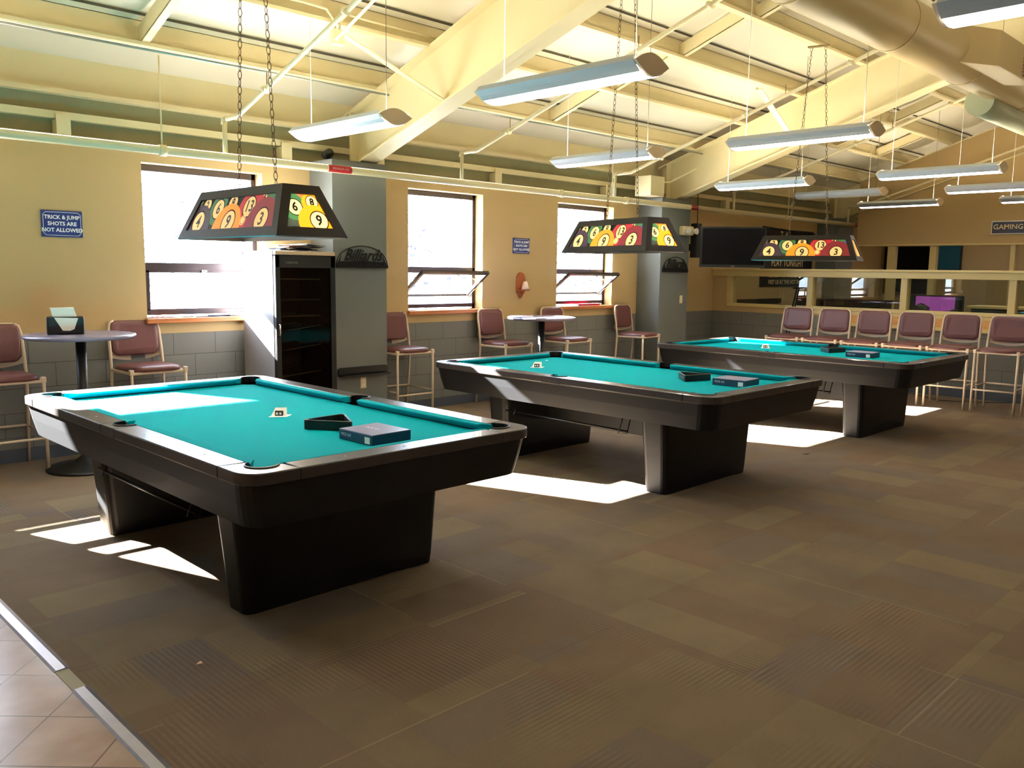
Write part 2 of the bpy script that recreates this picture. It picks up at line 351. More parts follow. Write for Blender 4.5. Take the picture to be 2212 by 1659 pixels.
# rafters
def rafter(x,label,y1=0.0):
    def bot(y): return 2.60+.318*(7.55-y)
    def top(y): return roofz(y)-.005
    r=thing('roof_rafter',label,'rafter',(x,0,0))
    Y0=7.66
    web=MB(); ps=[(0,Y0,2.9),(0,7.52,bot(7.52)),(0,7.2,bot(7.2)),(0,y1,bot(y1)),(0,y1,top(y1)),(0,Y0,top(Y0))]
    web.loft([[(-.006,p[1],p[2]) for p in ps],[(.006,p[1],p[2]) for p in ps]]); web.build('web',CREAM,r)
    def fl(a,b,za,zb,n):
        m=MB(); w=.105; m.loft([[(-w,a,za),(w,a,za),(w,a,za+.018),(-w,a,za+.018)],[(-w,b,zb),(w,b,zb),(w,b,zb+.018),(-w,b,zb+.018)]]); m.build(n,CREAM,r)
    fl(7.54,y1,bot(7.54),bot(y1),'bottom_flange'); fl(Y0,y1,top(Y0)-.018,top(y1)-.018,'top_flange')
    MB().box((-.1,7.50,bot(7.5)+.02),(.1,7.52,top(7.5)-.02)).build('stiffener',CREAM,r)
    return r
rafter(5.2,'large cream steel rafter rising from the pillar beside the fridge')
rafter(10.68,'cream steel rafter rising from the pillar beside the television')
rafter(16.15,'farthest cream steel rafter, above the yellow header with the sign')
rafter(-.28,'cream steel rafter on the left, outside the photo')
# flange braces and bridging pieces
def strut(p,q,w,label,name='flange_brace',cat='brace',t=.01):
    p=Vector(p);q=Vector(q); d=(q-p); L=d.length; M=d.to_track_quat('X','Z').to_matrix().to_4x4(); M.translation=p
    m=MB(); m.box((0,-w/2,-t/2),(L,w/2,t/2)); m.box((0,w/2-t,-t/2),(L,w/2,t/2+.03)); return tag(m.build(name,CREAM,M=M),label,cat)
strut((4.25,6.38,roofz(6.38)),(5.19,6.1,3.09),.09,'slanting brace from the second purlin row to the large rafter')
strut((9.7,5.58,roofz(5.58)),(10.66,5.55,3.27),.09,'slanting brace at the rafter behind the television pillar')
bpos=[(2.75,0,'second pillarless gap by the far left'),(3.75,1,'left of the near lamp chains')]
def bridge(x,i,label):
    a,b=PUR[i],PUR[i+1]; za,zb=roofz(a)+.075,roofz(b)+.075; m=MB()
    m.loft([[(x-.004,a-.01,za-.07),(x+.004,a-.01,za-.07),(x+.004,a-.01,za+.07),(x-.004,a-.01,za+.07)],[(x-.004,b+.01,zb-.07),(x+.004,b+.01,zb-.07),(x+.004,b+.01,zb+.07),(x-.004,b+.01,zb+.07)]])
    m.loft([[(x-.004,a-.01,za-.07),(x+.06,a-.01,za-.07),(x+.06,a-.01,za-.062),(x-.004,a-.01,za-.062)],[(x-.004,b+.01,zb-.07),(x+.06,b+.01,zb-.07),(x+.06,b+.01,zb-.062),(x-.004,b+.01,zb-.062)]])
    tag(m.build('purlin_bridging',CREAM),label,'bridging')
k=0
for x,i,wh in [(2.85,1,'above the left window'),(3.05,2,'near the top left corner'),(7.6,1,'behind the middle lamp fixture'),(7.75,2,'above the middle lamp chains'),(7.9,3,'over the second pool table'),(8.05,4,'over the second table, next one up'),(8.9,5,'beside the big round duct'),(13.3,2,'above the gaming side'),(13.4,3,'above the gaming side, next one up'),(14.9,2,'near the farthest rafter')]:
    bridge(x,i,'cream channel between %s and %s purlin rows %s'%(ORD[i],ORD[i+1],wh))
# stub posts on top of the block wall
for x,z,wh in [(2.46,2.66,'above the blue sign on the left'),(4.5,2.66,'left of the fridge pillar'),(5.62,2.66,'just right of the fridge pillar'),(7.38,2.66,'between the second and third windows'),(9.5,2.66,'above the third window'),(12.6,2.66,'above the television')]:
    t=thing('wall_clip',"cream steel stub channel on the block wall top, %s"%wh,'bracket',(x,7.74,z))
    MB().box((-.055,-.03,0),(.055,-.022,.16)).build('face_plate',CREAM,t); MB().box((-.055,-.022,0),(-.047,.08,.12)).build('side_plate',CREAM,t); MB().box((.047,-.022,0),(.055,.08,.12)).build('side_plate',CREAM,t)
# pillars
def pillar(x0,x1,label):
    struct(MB().box((x0,7.3,0),(x1,WY-.002,2.66)).build('wall_pillar',PILLAR),label)
pillar(4.745,5.39,'grey painted pillar beside the fridge'); pillar(10.2,10.91,'grey painted pillar beside the television'); pillar(15.8,16.5,'far grey pillar past the partition')
pillar(-.75,-.08,None)
# baseboards, cove
struct(MB().box((XL,7.692,0),(4.745,WY,.11)).box((5.39,7.692,0),(10.2,WY,.11)).box((10.91,7.692,0),(XR,WY,.11)).box((4.735,7.29,0),(5.4,7.3,.11)).box((10.19,7.29,0),(10.92,7.3,.11)).build('baseboard_back',BASEB))
# ---------------- windows
def window(n,x0,x1,open_):
    Yf=7.86; fr=.045
    w=thing('window_%d'%n,None,None); w['kind']='structure'; w['label']='window %s'%['off the left edge','beside the fridge','left of the wooden sconce','right of the wooden sconce'][n-1]
    m=MB()
    for a,b in [((x0,ZS),(x0+fr,ZT)),((x1-fr,ZS),(x1,ZT)),((x0,ZT-.06),(x1,ZT)),((x0,1.565),(x1,1.635)),((x0,ZS+.02),(x1,ZS+.02+fr))]:
        m.box((a[0],Yf-.02,a[1]),(b[0],Yf+.05,b[1]))
    if n==1: m.box((x0,Yf-.02,1.74),(x1,Yf+.05,1.775)).box((x0,Yf-.02,1.285),(x1,Yf+.05,1.33))
    m.build('window_frame',ALU,w,bevel=.004)
    MB().box((x0+fr,Yf+.01,1.635),(x1-fr,Yf+.014,ZT-fr)).build('pane',WGLASS,w)
    MB().box((x0-.02,7.655,ZS-.045),(x1+.02,7.85,ZS)).build('window_sill',SILL,w,bevel=.006)
    W_=x1-x0-2*fr-.02; H_=.40 if not open_ else .50
    s=MB(); f=.035
    s.box((-W_/2,-.015,0),(-W_/2+f,.02,H_)).box((W_/2-f,-.015,0),(W_/2,.02,H_)).box((-W_/2,-.015,0),(W_/2,.02,f)).box((-W_/2,-.015,H_-f),(W_/2,.02,H_))
    so=s.build('sash',ALU,w,bevel=.003); MB().box((-W_/2+f,0,f),(W_/2-f,.004,H_-f)).build('sash_pane',WGLASS,so)
    h=MB(); h.box((.0,-.03,H_-.03),(.05,-.015,H_-.01)).tube([(.02,-.03,H_-.02),(.05,-.045,H_-.035),(.10,-.045,H_-.06)],.006); h.build('sash_latch',CHROME,so)
    cx=(x0+x1)/2
    if open_:
        so.location=(cx,7.93,1.285); so.rotation_euler=(R(54),0,0)
        a=MB(); a.tube([(x1-fr-.01,7.88,1.30),(x1-fr-.01,7.72,1.42)],.006); a.build('stay_arm',CHROME,w)
    else: so.location=(cx,Yf,1.18)
    return w
for i,(a,b) in enumerate(WINS): window(i+1,a,b,i>=2)
# ---------------- outside
OUTG=mat('pale outdoor paving',(190,190,186),.9,noise=.1); 
struct(MB().box((-30,8.3,-.3),(60,60,-.2)).build('floor',OUTG),'pale ground outside the windows')
LEAF=mat('dark violet leaves',(46,48,78),.7,transl=.5); BARK=mat('grey bark',(110,104,100),.8)  # leaves have one even dark violet base colour
def tree(x,y,h,label,seed):
    rnd=random.Random(seed); t=thing('tree',label,'tree',(x,y,-.2),0,'trees outside the windows')
    m=MB(); m.tube([(0,0,0),(.05,.05,h*.4),(0,.1,h*.75)],[.14,.1,.04]); 
    for k in range(7):
        a=rnd.uniform(0,2*PI); z=h*rnd.uniform(.3,.6); m.tube([(0,0,z),(math.cos(a)*.8,math.sin(a)*.8,z+.6),(math.cos(a)*1.4,math.sin(a)*1.4,z+1.0)],[.05,.03,.01],6)
    m.build('trunk',BARK,t); L=MB()
    for k in range(900):
        a=rnd.uniform(0,2*PI); r=rnd.uniform(0,1)**.5*1.7; z=h*.25+rnd.uniform(0,1)*h*.75; s=rnd.uniform(.05,.11)
        c=Vector((math.cos(a)*r,math.sin(a)*r,z)); u=Vector((rnd.uniform(-1,1),rnd.uniform(-1,1),rnd.uniform(-1,1))).normalized()*s; v=u.orthogonal().normalized()*s*.6
        L.add([c-u,c-v,c+u,c+v],[(0,1,2,3)])
    L.build('foliage',LEAF,t)
tree(5.6,16.5,4.2,'leafy tree outside the left window',1); tree(11.5,15.5,3.6,'leafy tree outside the window left of the sconce',2); tree(19,16.5,3.9,'leafy tree outside the window right of the sconce',3)
# ================================================================ PARTITION (x=12.25) and gaming side
PX=12.25; PXB=12.37
pm=MB(); pm.box((PX,-2,0),(PXB,WY-.003,1.10)); pm.box((PX,7.41,1.10),(PXB,WY-.003,1.60))
struct(pm.build('wall_partition',WALL),'low partition wall to the gaming side')
TRIMC=mat('cream partition trim',(206,184,124),.45)
pt=MB(); pt.box((PX-.03,-2,1.565),(PXB+.03,WY-.003,1.665)); pt.box((PX-.06,-2,1.655),(PXB+.06,WY-.003,1.685)); pt.box((PX-.03,-2,1.085),(PXB+.03,7.42,1.135)); pt.box((PX-.015,-2,1.02),(PX,6.3,1.085))
for y in (7.40,6.03,4.66,3.31,1.95,.6,-.8): pt.box((PX-.01,y-.045,1.13),(PXB+.01,y+.045,1.57))
struct(pt.build('trim_3',TRIMC,bevel=.006),'cream rails and posts framing the partition glass')
for a,b in [(7.355,6.075),(5.985,4.705),(4.615,3.355),(3.265,1.995),(1.905,.645)]:
    struct(MB().box((12.30,b,1.135),(12.306,a,1.565)).build('window_5',PGLASS),'partition glass pane')
struct(MB().box((PX-.012,-2,0),(PX,7.69,.12)).build('baseboard_right',BASEB))
tag(MB().box((PX-.035,-2,.925),(PX-.012,5.62,1.035)).build('backing_board',OAK,bevel=.004),'golden oak board fixed along the partition behind the stools','board')
struct(MB().box((PX-.05,-2,.875),(PX-.004,5.62,.925)).build('trim_4',TRIMC))
# header beyond
struct(MB().box((16.08,-4,2.155),(16.22,7.05,3.0)).build('wall_header',YEL),'yellow header wall under the farthest rafter')
hm=MB(); ps=[(7.05,2.9),(7.05,roofz(7.05)),(0,roofz(0)),(-4,roofz(4)),(-4,2.9)]
hm.loft([[(16.09,y,z) for y,z in ps],[(16.21,y,z) for y,z in ps]]); struct(hm.build('wall_header',YEL))
hp=MB(); hp.box((16.05,-4,2.14),(16.25,7.05,2.17))
for y0,y1 in ((6.32,6.46),(5.61,5.72),(4.36,4.43),(3.0,3.1)): hp.box((16.08,y0,0),(16.2,y1,2.15))
struct(hp.build('trim_5',TRIMC),'cream posts under the header')
struct(MB().box((16.08,-4,0),(16.2,7.05,.95)).build('wall_far',WALL)); struct(MB().box((18.9,-4,0),(19.05,WY,3.4)).build('wall_far',YEL))
def tv(name,label,M,w,h,scr,frame=BLACK,d=.05):
    t=thing(name,label,'television'); t.matrix_world=M
    MB().box((-w/2,0,-h/2),(w/2,d,h/2)).build('housing',frame,t,bevel=.006); MB().box((-w/2+.025,-.003,-h/2+.04),(w/2-.025,0,h/2-.025)).build('screen',scr,t)
    return t
def wm(p,rz): return Matrix.Translation(p)@Matrix.Rotation(rz,4,'Z')
tv('wall_television','dark television on the far wall, seen behind the partition glass',wm((18.82,7.15,1.72),-PI/2),.95,1.0,SCREEN)
tv('wall_television','small teal screen on the far wall beside a cream post',wm((18.82,6.35,1.98),-PI/2),.55,.55,TEALS)
gt=thing('arcade_cabinet','purple lit game table screen seen through the partition glass','game table',(14.6,5.03,0),-PI/2)
MB().box((-.42,-.2,0),(.42,.3,1.0)).build('cabinet',BLACK,gt,bevel=.01); MB().box((-.40,-.06,1.0),(.40,.06,1.30)).build('screen_housing',BLACK,gt,bevel=.01)
MB().box((-.30,-.065,1.03),(.30,-.061,1.28)).build('screen',PURPLE,gt)
sd=thing('gaming_cabinet','long black cabinet behind the partition glass, left of the purple screen','cabinet',(14.6,6.6,0),-PI/2)
MB().box((-.75,-.2,0),(.75,.3,1.16)).build('cabinet_body',BLACK,sd,bevel=.01); MB().box((-.77,-.22,1.16),(.77,.32,1.19)).build('cabinet_top',BLKMET,sd,bevel=.005)
sd=thing('gaming_cabinet','long dark counter behind the partition glass, right of the purple screen','counter',(14.6,3.6,0),-PI/2)
MB().box((-.85,-.2,0),(.85,.3,1.12)).build('cabinet_body',BLACK,sd,bevel=.01); MB().box((-.9,-.25,1.12),(.9,.35,1.16)).build('cabinet_top',TRIMC,sd,bevel=.005)
for y,l in ((5.10,'left'),(4.62,'right')):
    c=thing('gaming_chair','black rounded chair back before the purple screen, %s of two'%l,'chair',(14.15,y-.0,0),-PI/2,'chairs by the purple screen')
    bm=MB(); bm.lathe([(.02,0),(.1,.02),(.13,.14),(.12,.3),(.02,.36)],16,(0,0,.82 if l=='left' else .74)); bm.build('backrest',BLACK,c)
    MB().lathe([(.2,.45),(.22,.48),(.2,.53)],16).build('seat',BLACK,c); MB().tube([(0,0,0),(0,0,.46)],.03).lathe([(.2,0),(.18,.03)],16).build('base',BLKMET,c); MB().tube([(0,0,.5),(0,0,.84)],.02).build('back_post',BLKMET,c)
tag(MB().box((13.02,WY-.03,1.08),(14.5,WY,1.17)).build('wall_strip',mat('dark brown strip',(40,30,18),.5)),'dark brown strip low on the wall behind the first partition pane','strip')
# posters
ps_=thing('wall_poster','black hanging poster reading PLAY TONIGHT beyond the television','poster',(14.68,WY-.01,0))
MB().box((-.95,-.012,1.38),(.95,0,2.40)).build('poster_sheet',POSTER,ps_)
for s,z,h in (('PLAY TONIGHT',1.80,.17),('PERFECT FOR ONLINE GAMES',1.58,.105),('VISIT US AT THE HOT SHOTS',1.46,.105)): text_mb(MB(),s,h,faceM((0,-.016,z),(1,0,0),(0,0,1)),bold=.003).build('poster_lettering',IVORY,ps_)
text_mb(MB(),'7 4',.22,faceM((-.2,-.016,2.28),(1,0,0),(0,0,1))).build('poster_lettering',IVORY,ps_)
MB().tube([(-.97,-.03,2.42),(.97,-.03,2.36)],.012).build('hanging_rod',BLKMET,ps_)
# television by pillar
t=tv('wall_television','large black flat television on an arm beside the second pillar',wm((10.90,6.55,1.975),-YAW),.93,.57,SCREEN,d=.045)
am=MB(); am.box((-.12,.045,-.12),(.12,.07,.12)); am.tube([(0,.07,0),(-.15,.3,0),(-.05,.75,0)],.02); am.box((-.12,.70,-.2),(.02,.82,.2)); am.build('wall_arm',BLKMET,t)
MB().box((-.02,-.006,-.275),(.02,-.002,-.262)).build('brand_badge',WIRE,t)
sp=thing('speaker_box','tall black speaker box between the pillar and the television','speaker',(10.98,7.23,1.83))
MB().box((-.06,-.06,0),(.06,.06,.50)).build('housing',BLACK,sp,bevel=.01); MB().box((-.06,.06,.1),(.06,.47,.2)).build('wall_bracket',BLKMET,sp)
tag(MB().tube([(11.02,7.24,2.33),(11.03,7.26,2.8),(11.05,7.3,3.15)],.006).build('hanging_cable',BLACK),'thin black cable rising above the television','cable')
# gaming sign
sg=thing('hanging_sign','navy GAMING sign on the yellow header','sign',(16.06,3.9,2.42))
MB().box((0,-.9,-.105),(.015,.85,.115)).build('sign_panel',SIGNW,sg,bevel=.004); MB().box((-.003,-.885,-.09),(0,.835,.10)).build('sign_face',mat('dark navy',(52,50,74),.4),sg)
tx=MB(); text_mb(tx,'GAMING',.115,faceM((-.006,.82,.012),(0,-1,0),(0,0,1)),align='LEFT',bold=.0012); text_mb(tx,'=',.09,faceM((-.006,.26,.035),(0,-1,0),(0,0,1)),bold=.002); tx.build('sign_lettering',IVORY,sg)
# ================================================================ WALL SIGNS
def sign(x0,x1,z0,z1,label,g):
    s=thing('wall_sign',label,'sign',((x0+x1)/2,WY,(z0+z1)/2)); w,h=(x1-x0)/2,(z1-z0)/2
    MB().box((-w,-.012,-h),(w,0,h)).build('sign_panel',BLUE,s,bevel=.002)
    b=MB(); i=.014; c=.02; pts=[(-w+i+c,-h+i),(w-i-c,-h+i),(w-i,-h+i+c),(w-i,h-i-c),(w-i-c,h-i),(-w+i+c,h-i),(-w+i,h-i-c),(-w+i,-h+i+c)]
    b.tube([(x,-.013,z) for x,z in pts],.0022,4,closed=True); b.build('sign_border',SIGNW,s)
    tx=MB()
    for k,l in enumerate(('TRICK & JUMP','SHOTS ARE','NOT ALLOWED')): text_mb(tx,l,h*.40,faceM((0,-.0135,h*.48-k*h*.48),(1,0,0),(0,0,1)),bold=.0012,sx=w/(h*1.45))
    tx.build('sign_lettering',SIGNW,s)
sign(2.245,2.56,1.83,2.045,'blue TRICK & JUMP SHOTS sign left of the left window',1)
sign(7.63,7.925,1.82,2.01,'blue TRICK & JUMP SHOTS sign above the wooden sconce',2)
# sconce
s=thing('candle_sconce','wooden arched wall sconce with small white shade','sconce',(7.77,WY,0))
pl=[(.075*math.cos(a),1.50+.085*math.sin(a)) for a in [PI*k/12 for k in range(13)]]+[(-.075,1.34),(-.04,1.30),(-.02,1.27),(0,1.255),(.02,1.27),(.04,1.30),(.075,1.34)]
MB().ext([(x,-.002,z) for x,z in pl],(0,-.018,0)).build('back_plate',MAPLE,s,bevel=.003)
sh=[(.07*math.cos(a),-.02-.15*max(0,math.sin(a))) for a in [PI*k/10 for k in range(11)]]
m=MB(); m.loft([[(x,y,1.355) for x,y in sh],[(x,y,1.37) for x,y in sh]]); m.build('shelf',MAPLE,s,bevel=.003)
MB().lathe([(.052,0),(.026,.10)],20,(0,-.095,1.371)).build('shade',mat('white shade',(240,222,204),.7),s)
# outlets
def plate(x,y,z,w,h,label,slots):
    t=thing('wall_plate',label,'wall plate',(x,y,z)); MB().box((-w/2,-.006,-h/2),(w/2,0,h/2)).build('cover_plate',IVORY,t,bevel=.002)
    if slots:
        MB().box((-.017,-.009,.008),(.017,-.006,.035)).build('receptacle',WHITE,t); MB().box((-.017,-.009,-.035),(.017,-.006,-.008)).build('receptacle',WHITE,t)
    else: MB().box((-.006,-.014,-.012),(.006,-.006,.012)).build('toggle',WHITE,t)
plate(5.085,7.3,.44,.07,.115,'ivory outlet low on the pillar beside the fridge',True)
plate(10.75,7.3,1.215,.07,.115,'ivory switch plate on the pillar beside the television',False)
# emergency light on pillar 2
e=thing('emergency_light','cream two-headed emergency light on the second pillar','emergency light',(10.78,7.3,2.2)); MB().box((-.15,-.09,-.05),(.12,0,.08)).build('housing',IVORY,e,bevel=.02)
for sx in (-.1,.1): MB().lathe([(.03,0),(.045,.05),(.045,.06)],16,M=Matrix.Translation((sx,-.09,.01))@Matrix.Rotation(R(90),4,'X')).build('lamp_head',WHITE,e)
# cue racks
def rack(x0,label1,label2,low=True):
    t=thing('cue_rack',label1,'cue rack',(x0,7.3,1.63)); w=.31
    a=MB(); a.tube([(w*math.cos(PI*k/24),-.015,.015+.185*math.sin(PI*k/24)) for k in range(25)],.0055,6); a.build('arch',BLKMET,t)
    b=MB(); arc=[(w*math.cos(PI*k/16),.015+.085*math.sin(PI*k/16)) for k in range(17)]; inn=[(w*.93*math.cos(PI*k/16),.045+.02*math.sin(PI*k/16)) for k in range(17)]
    b.prism([(-w,-.03),(w,-.03),(w,-.0),(-w,-.0)],-.02,.015); cr_=[(-w,-.02)]+[(w*(-1+2*q/12),.035+.018*math.sin(PI*q/12)) for q in range(13)]+[(w,-.02)]; b.ext([(x,-.004,z) for x,z in cr_],(0,-.008,0)); 
    for sgn in (-1,1): b.ext([(sgn*w,-.01,.0),(sgn*w*.8,-.01,.11),(sgn*w*.86,-.01,.045),(sgn*w*.6,-.01,.045)],(0,-.008,0))
    b.build('cue_bar',BLKMET,t); 
    for k in range(6): xx=-.25+.1*k; MB().tube([(xx-.015,-.065,.02),(xx-.015,-.03,.02),(xx+.015,-.03,.02),(xx+.015,-.065,.02)],.004,5).build('cue_clip',BLKMET,t)
    tx=MB(); text_mb(tx,'Billiards',.16,faceM((0,-.02,.105),(1,0,0),(0,0,1)),bold=.003,shear=.5,sx=.90,extr=.002); tx.build('lettering',BLKMET,t)
    if low:
        l=thing('cue_rest',label2,'cue rack',(x0,7.3,.555)); q=[(-.31,0),(-.30,.045),(-.27,.055),(.27,.055),(.30,.045),(.31,0),(.30,-.035),(-.30,-.035)]
        MB().ext([(x,-.002,z) for x,z in q],(0,-.02,0)).build('back_bar',BLKMET,l,bevel=.003); m=MB(); m.box((-.29,-.09,-.035),(.29,-.02,-.02)); m.build('ledge',BLKMET,l,bevel=.003)
rack(5.08,'black metal cue rack reading Billiards on the fridge pillar','lower black cue rest above the outlet')
rack(10.56,'black metal cue rack reading Billiards on the television pillar','',False)
# ================================================================ FRIDGE
f=thing('glass_door_fridge','tall narrow dark glass-door cooler against the first pillar','fridge',(3.945,7.0,0))
Wf,D,H=.625,.62,1.755
m=MB(); m.box((0,.05,.06),(.03,D,H)); m.box((Wf-.03,.05,.06),(Wf,D,H)); m.box((0,D-.03,.06),(Wf,D,H)); m.box((0,.05,.06),(Wf,D,.12)); m.box((0,.05,H-.04),(Wf,D,H))
m.build('cabinet',FRIDGE,f,bevel=.004); MB().box((.03,D-.035,.12),(Wf-.03,D-.03,H-.04)).box((.03,.06,.12),(.034,D-.03,H-.04)).box((Wf-.034,.06,.12),(Wf-.03,D-.03,H-.04)).build('liner',FRIN,f)
MB().box((0,.0,H-.035),(Wf,.05,H)).build('top_trim',FRTOP,f,bevel=.003)
d=MB(); d.box((.0,0,.08),(.045,.045,H-.04)).box((Wf-.05,0,.08),(Wf,.045,H-.04)).box((0,0,H-.15),(Wf,.045,H-.04)).box((0,0,.08),(Wf,.045,.16)); d.build('door',BLACK,f,bevel=.004)
MB().box((.045,.01,.16),(Wf-.05,.014,H-.15)).build('door_glass',FGLASS,f)
MB().tube([(.015,0,.98),(.015,-.035,1.0),(.012,-.04,1.04),(.015,-.035,1.09),(.015,0,1.1)],.007).build('door_handle',CHROME,f)
tx=MB(); text_mb(tx,'CANSTAR',.028,faceM((.16,-.002,H-.105),(1,0,0),(0,0,1)),shear=.2); tx.build('door_lettering',WIRE,f)
for z,t in ((1.50,0),(1.31,0),(1.16,.0),(1.02,.05),(.84,.05),(.6,.04),(.4,.04)):
    s=MB(); s.tube([(.06,.06,z),(Wf-.13,.06,z+t)],.006,6).tube([(.06,.5,z),(Wf-.13,.5,z+t)],.005,6)
    for k in range(8): x=.08+k*.055; s.tube([(x,.06,z+t*k/8),(x,.5,z+t*k/8)],.002,4)
    s.build('shelf',WIRE,f)
pp=thing('paper_stack','crumpled newspapers and papers on top of the fridge','papers',(4.25,7.22,1.756))
rnd=random.Random(3)
for k,(mt,nm) in enumerate(((PAPER,'paper_sheet'),(INK,'paper_sheet'),(PAPER,'paper_sheet'),(NEWS,'paper_sheet'),(PAPER,'paper_sheet'),(PAPER,'paper_sheet'))):
    mm=MB(); L1=[];L2=[]
    ox=-.06+.05*k if mt is not NEWS else .12
    for i in range(7):
        x=-.2+i*.065; z=.004+k*.011+.006*math.sin(i*1.3+k*2); L1.append((x+ox*.5,-.15,z)); L2.append((x+ox*.5,.16,z+.004))
    mm.loft([L1,L2],cap=(False,False),closed=False); mm.loft([[(a,b,c+.004) for a,b,c in L1],[(a,b,c+.004) for a,b,c in L2]],cap=(False,False),closed=False); o=mm.build(nm,mt,pp); o.rotation_euler=(0,0,rnd.uniform(-.25,.25))
# papers on sill
tag(MB().box((3.50,7.68,1.141),(3.80,7.78,1.149)).box((3.62,7.69,1.149),(3.85,7.76,1.156)).build('folded_paper',INK),'dark folded paper on the left window sill','paper')
for k,x in enumerate((3.11,3.15,3.20)):
    tag(MB().box((x,7.70,1.141),(x+.025,7.725,1.16)).build('chalk_cube',mat('rosy chalk',(210,170,180),.8)),'small pale chalk cube on the left sill, %s from the left'%['first','second','third'][k],'chalk','chalk cubes on the sill')
tag(MB().box((8.9,7.69,1.141),(9.35,7.75,1.165)).build('red_case',mat('bright red plastic',(190,20,50),.4)),'long red case on the right window sill','case')
# ================================================================ STOOLS
def rr2(w,h,r,n=5):
    P=[]
    for cx_,cy_,a0 in ((w-r,h-r,0),(-w+r,h-r,90),(-w+r,-h+r,180),(w-r,-h+r,270)):
        for k in range(n+1): a=R(a0+90*k/n); P.append((cx_+r*math.cos(a),cy_+r*math.sin(a)))
    return P
def stool():
    t=thing('bar_stool','','stool'); w=.232
    for s in (-1,1):
        m=MB(); m.tube([(s*w,-.23,0),(s*w,-.23,.735)],.013,10); m.build('leg',BEIGE,t)
        MB().box((s*w-.017,-.245,.70),(s*w+.017,-.21,.745)).build('leg_cap',BEIGE,t,bevel=.004)
        m=MB(); m.tube([(s*(w-.005),.25,0),(s*(w-.005),.20,.45),(s*(w-.005),.185,.72),(s*(w-.008),.21,.9),(s*(w-.012),.235,1.04),(s*(w-.03),.245,1.115),(s*(w-.06),.247,1.13)],[.012,.013,.013,.014,.014,.013,.011],10); m.build('leg',BEIGE,t)
    m=MB(); m.box((-w,-.235,.700),(w,-.215,.722)); m.box((-w,.175,.700),(w,.195,.722)); m.box((-w-.008,-.22,.700),(-w+.012,.19,.722)); m.box((w-.012,-.22,.700),(w+.008,.19,.722)); m.build('seat_frame',BEIGE,t,bevel=.004)
    loops=[]
    for z,k in ((.715,.90),(.722,.985),(.742,1.0),(.758,.96),(.766,.80),(.768,.45)):
        P=rr2(.222*k,.215*k,.09*k); loops.append([(x*(1+.0*y),y-.015-(.03*k*(1-(x/.222)**2) if y<0 else 0),z-(.008 if abs(x)>.2 else 0)) for x,y in P])
    MB().loft(loops,smooth=True).build('seat',MAROON,t)
    for y,z in ((-.23,.265),(.22,.31)): MB().tube([(-w,y,z),(w,y,z)],.010,8).build('footrest_rail',BEIGE,t)
    for s in (-1,1): MB().tube([(s*w,-.23,.30),(s*w,.222,.30)],.009,8).build('footrest_rail',BEIGE,t)
    # back pad, curved, with wider rounded bottom
    def bl(th,k):
        P=[]
        for x,z in rr2(.207*k,.15*k,.055*k,5):
            zz=z; 
            if z<0: zz=z-.03*(1-(x/.21)**2)+.012
            y=.205+.03*(1-(x/.2)**2)*-.0+ (zz+.14)*.12 +.03*(1-(x/.22)**2)
            P.append((x,y+th,.98+zz))
        return P
    MB().loft([bl(-.022,.93),bl(-.026,.8),bl(-.022,.93),bl(-.010,1),bl(.008,1),bl(.014,.9)][1:],smooth=True).build('backrest',MAROON,t)
    m=MB(); m.loft([[(x,.232+.028*(1-(x/.22)**2)-.012,.835-.034*(1-(x/.22)**2)+dz) for x in [-.225+.045*i for i in range(11)]] for dz in (-.022,.03)],cap=(False,False),closed=False)
    m.loft([[(x,.232+.028*(1-(x/.22)**2)+.010,.835-.034*(1-(x/.22)**2)+dz) for x in [-.225+.045*i for i in range(11)]] for dz in (-.022,.03)],cap=(False,False),closed=False)
    m.loft([[(x,.232+.028*(1-(x/.22)**2)+dy,.813-.034*(1-(x/.22)**2)) for x in [-.225+.045*i for i in range(11)]] for dy in (-.012,.010)],cap=(False,False),closed=False)
    m.build('back_frame',BEIGE,t); MB().tube([(-.17,.255,1.131),(0,.278,1.136),(.17,.255,1.131)],.008,8).build('top_rail',BEIGE,t)
    return t
st=stool(); st.location=(1.82,7.43,0); st['label']='maroon bar stool at the left edge of the photo'
dup(st,(2.95,7.46,0),R(2),'maroon bar stool between the near bistro table and the left window')
dup(st,(5.72,7.46,0),R(-2),'maroon bar stool partly hidden by the fridge pillar')
dup(st,(7.21,7.40,0),R(4),'maroon bar stool left of the far bistro table')
dup(st,(8.29,7.38,0),R(2),'maroon bar stool right of the far bistro table')
dup(st,(9.78,7.36,0),R(8),'maroon bar stool against the television pillar')
RO=['farthest left','second from the left','third from the left','fourth from the left','fifth from the left','sixth from the left','at the right edge of the photo']
for k in range(7):
    y=5.85-.547*k; dup(st,(11.335,y,0),R(-90),'maroon bar stool in the row along the partition, %s'%RO[k])
for o in COL.objects:
    if o.name.startswith('bar_stool') and o.parent is None: o['group']='maroon bar stools'
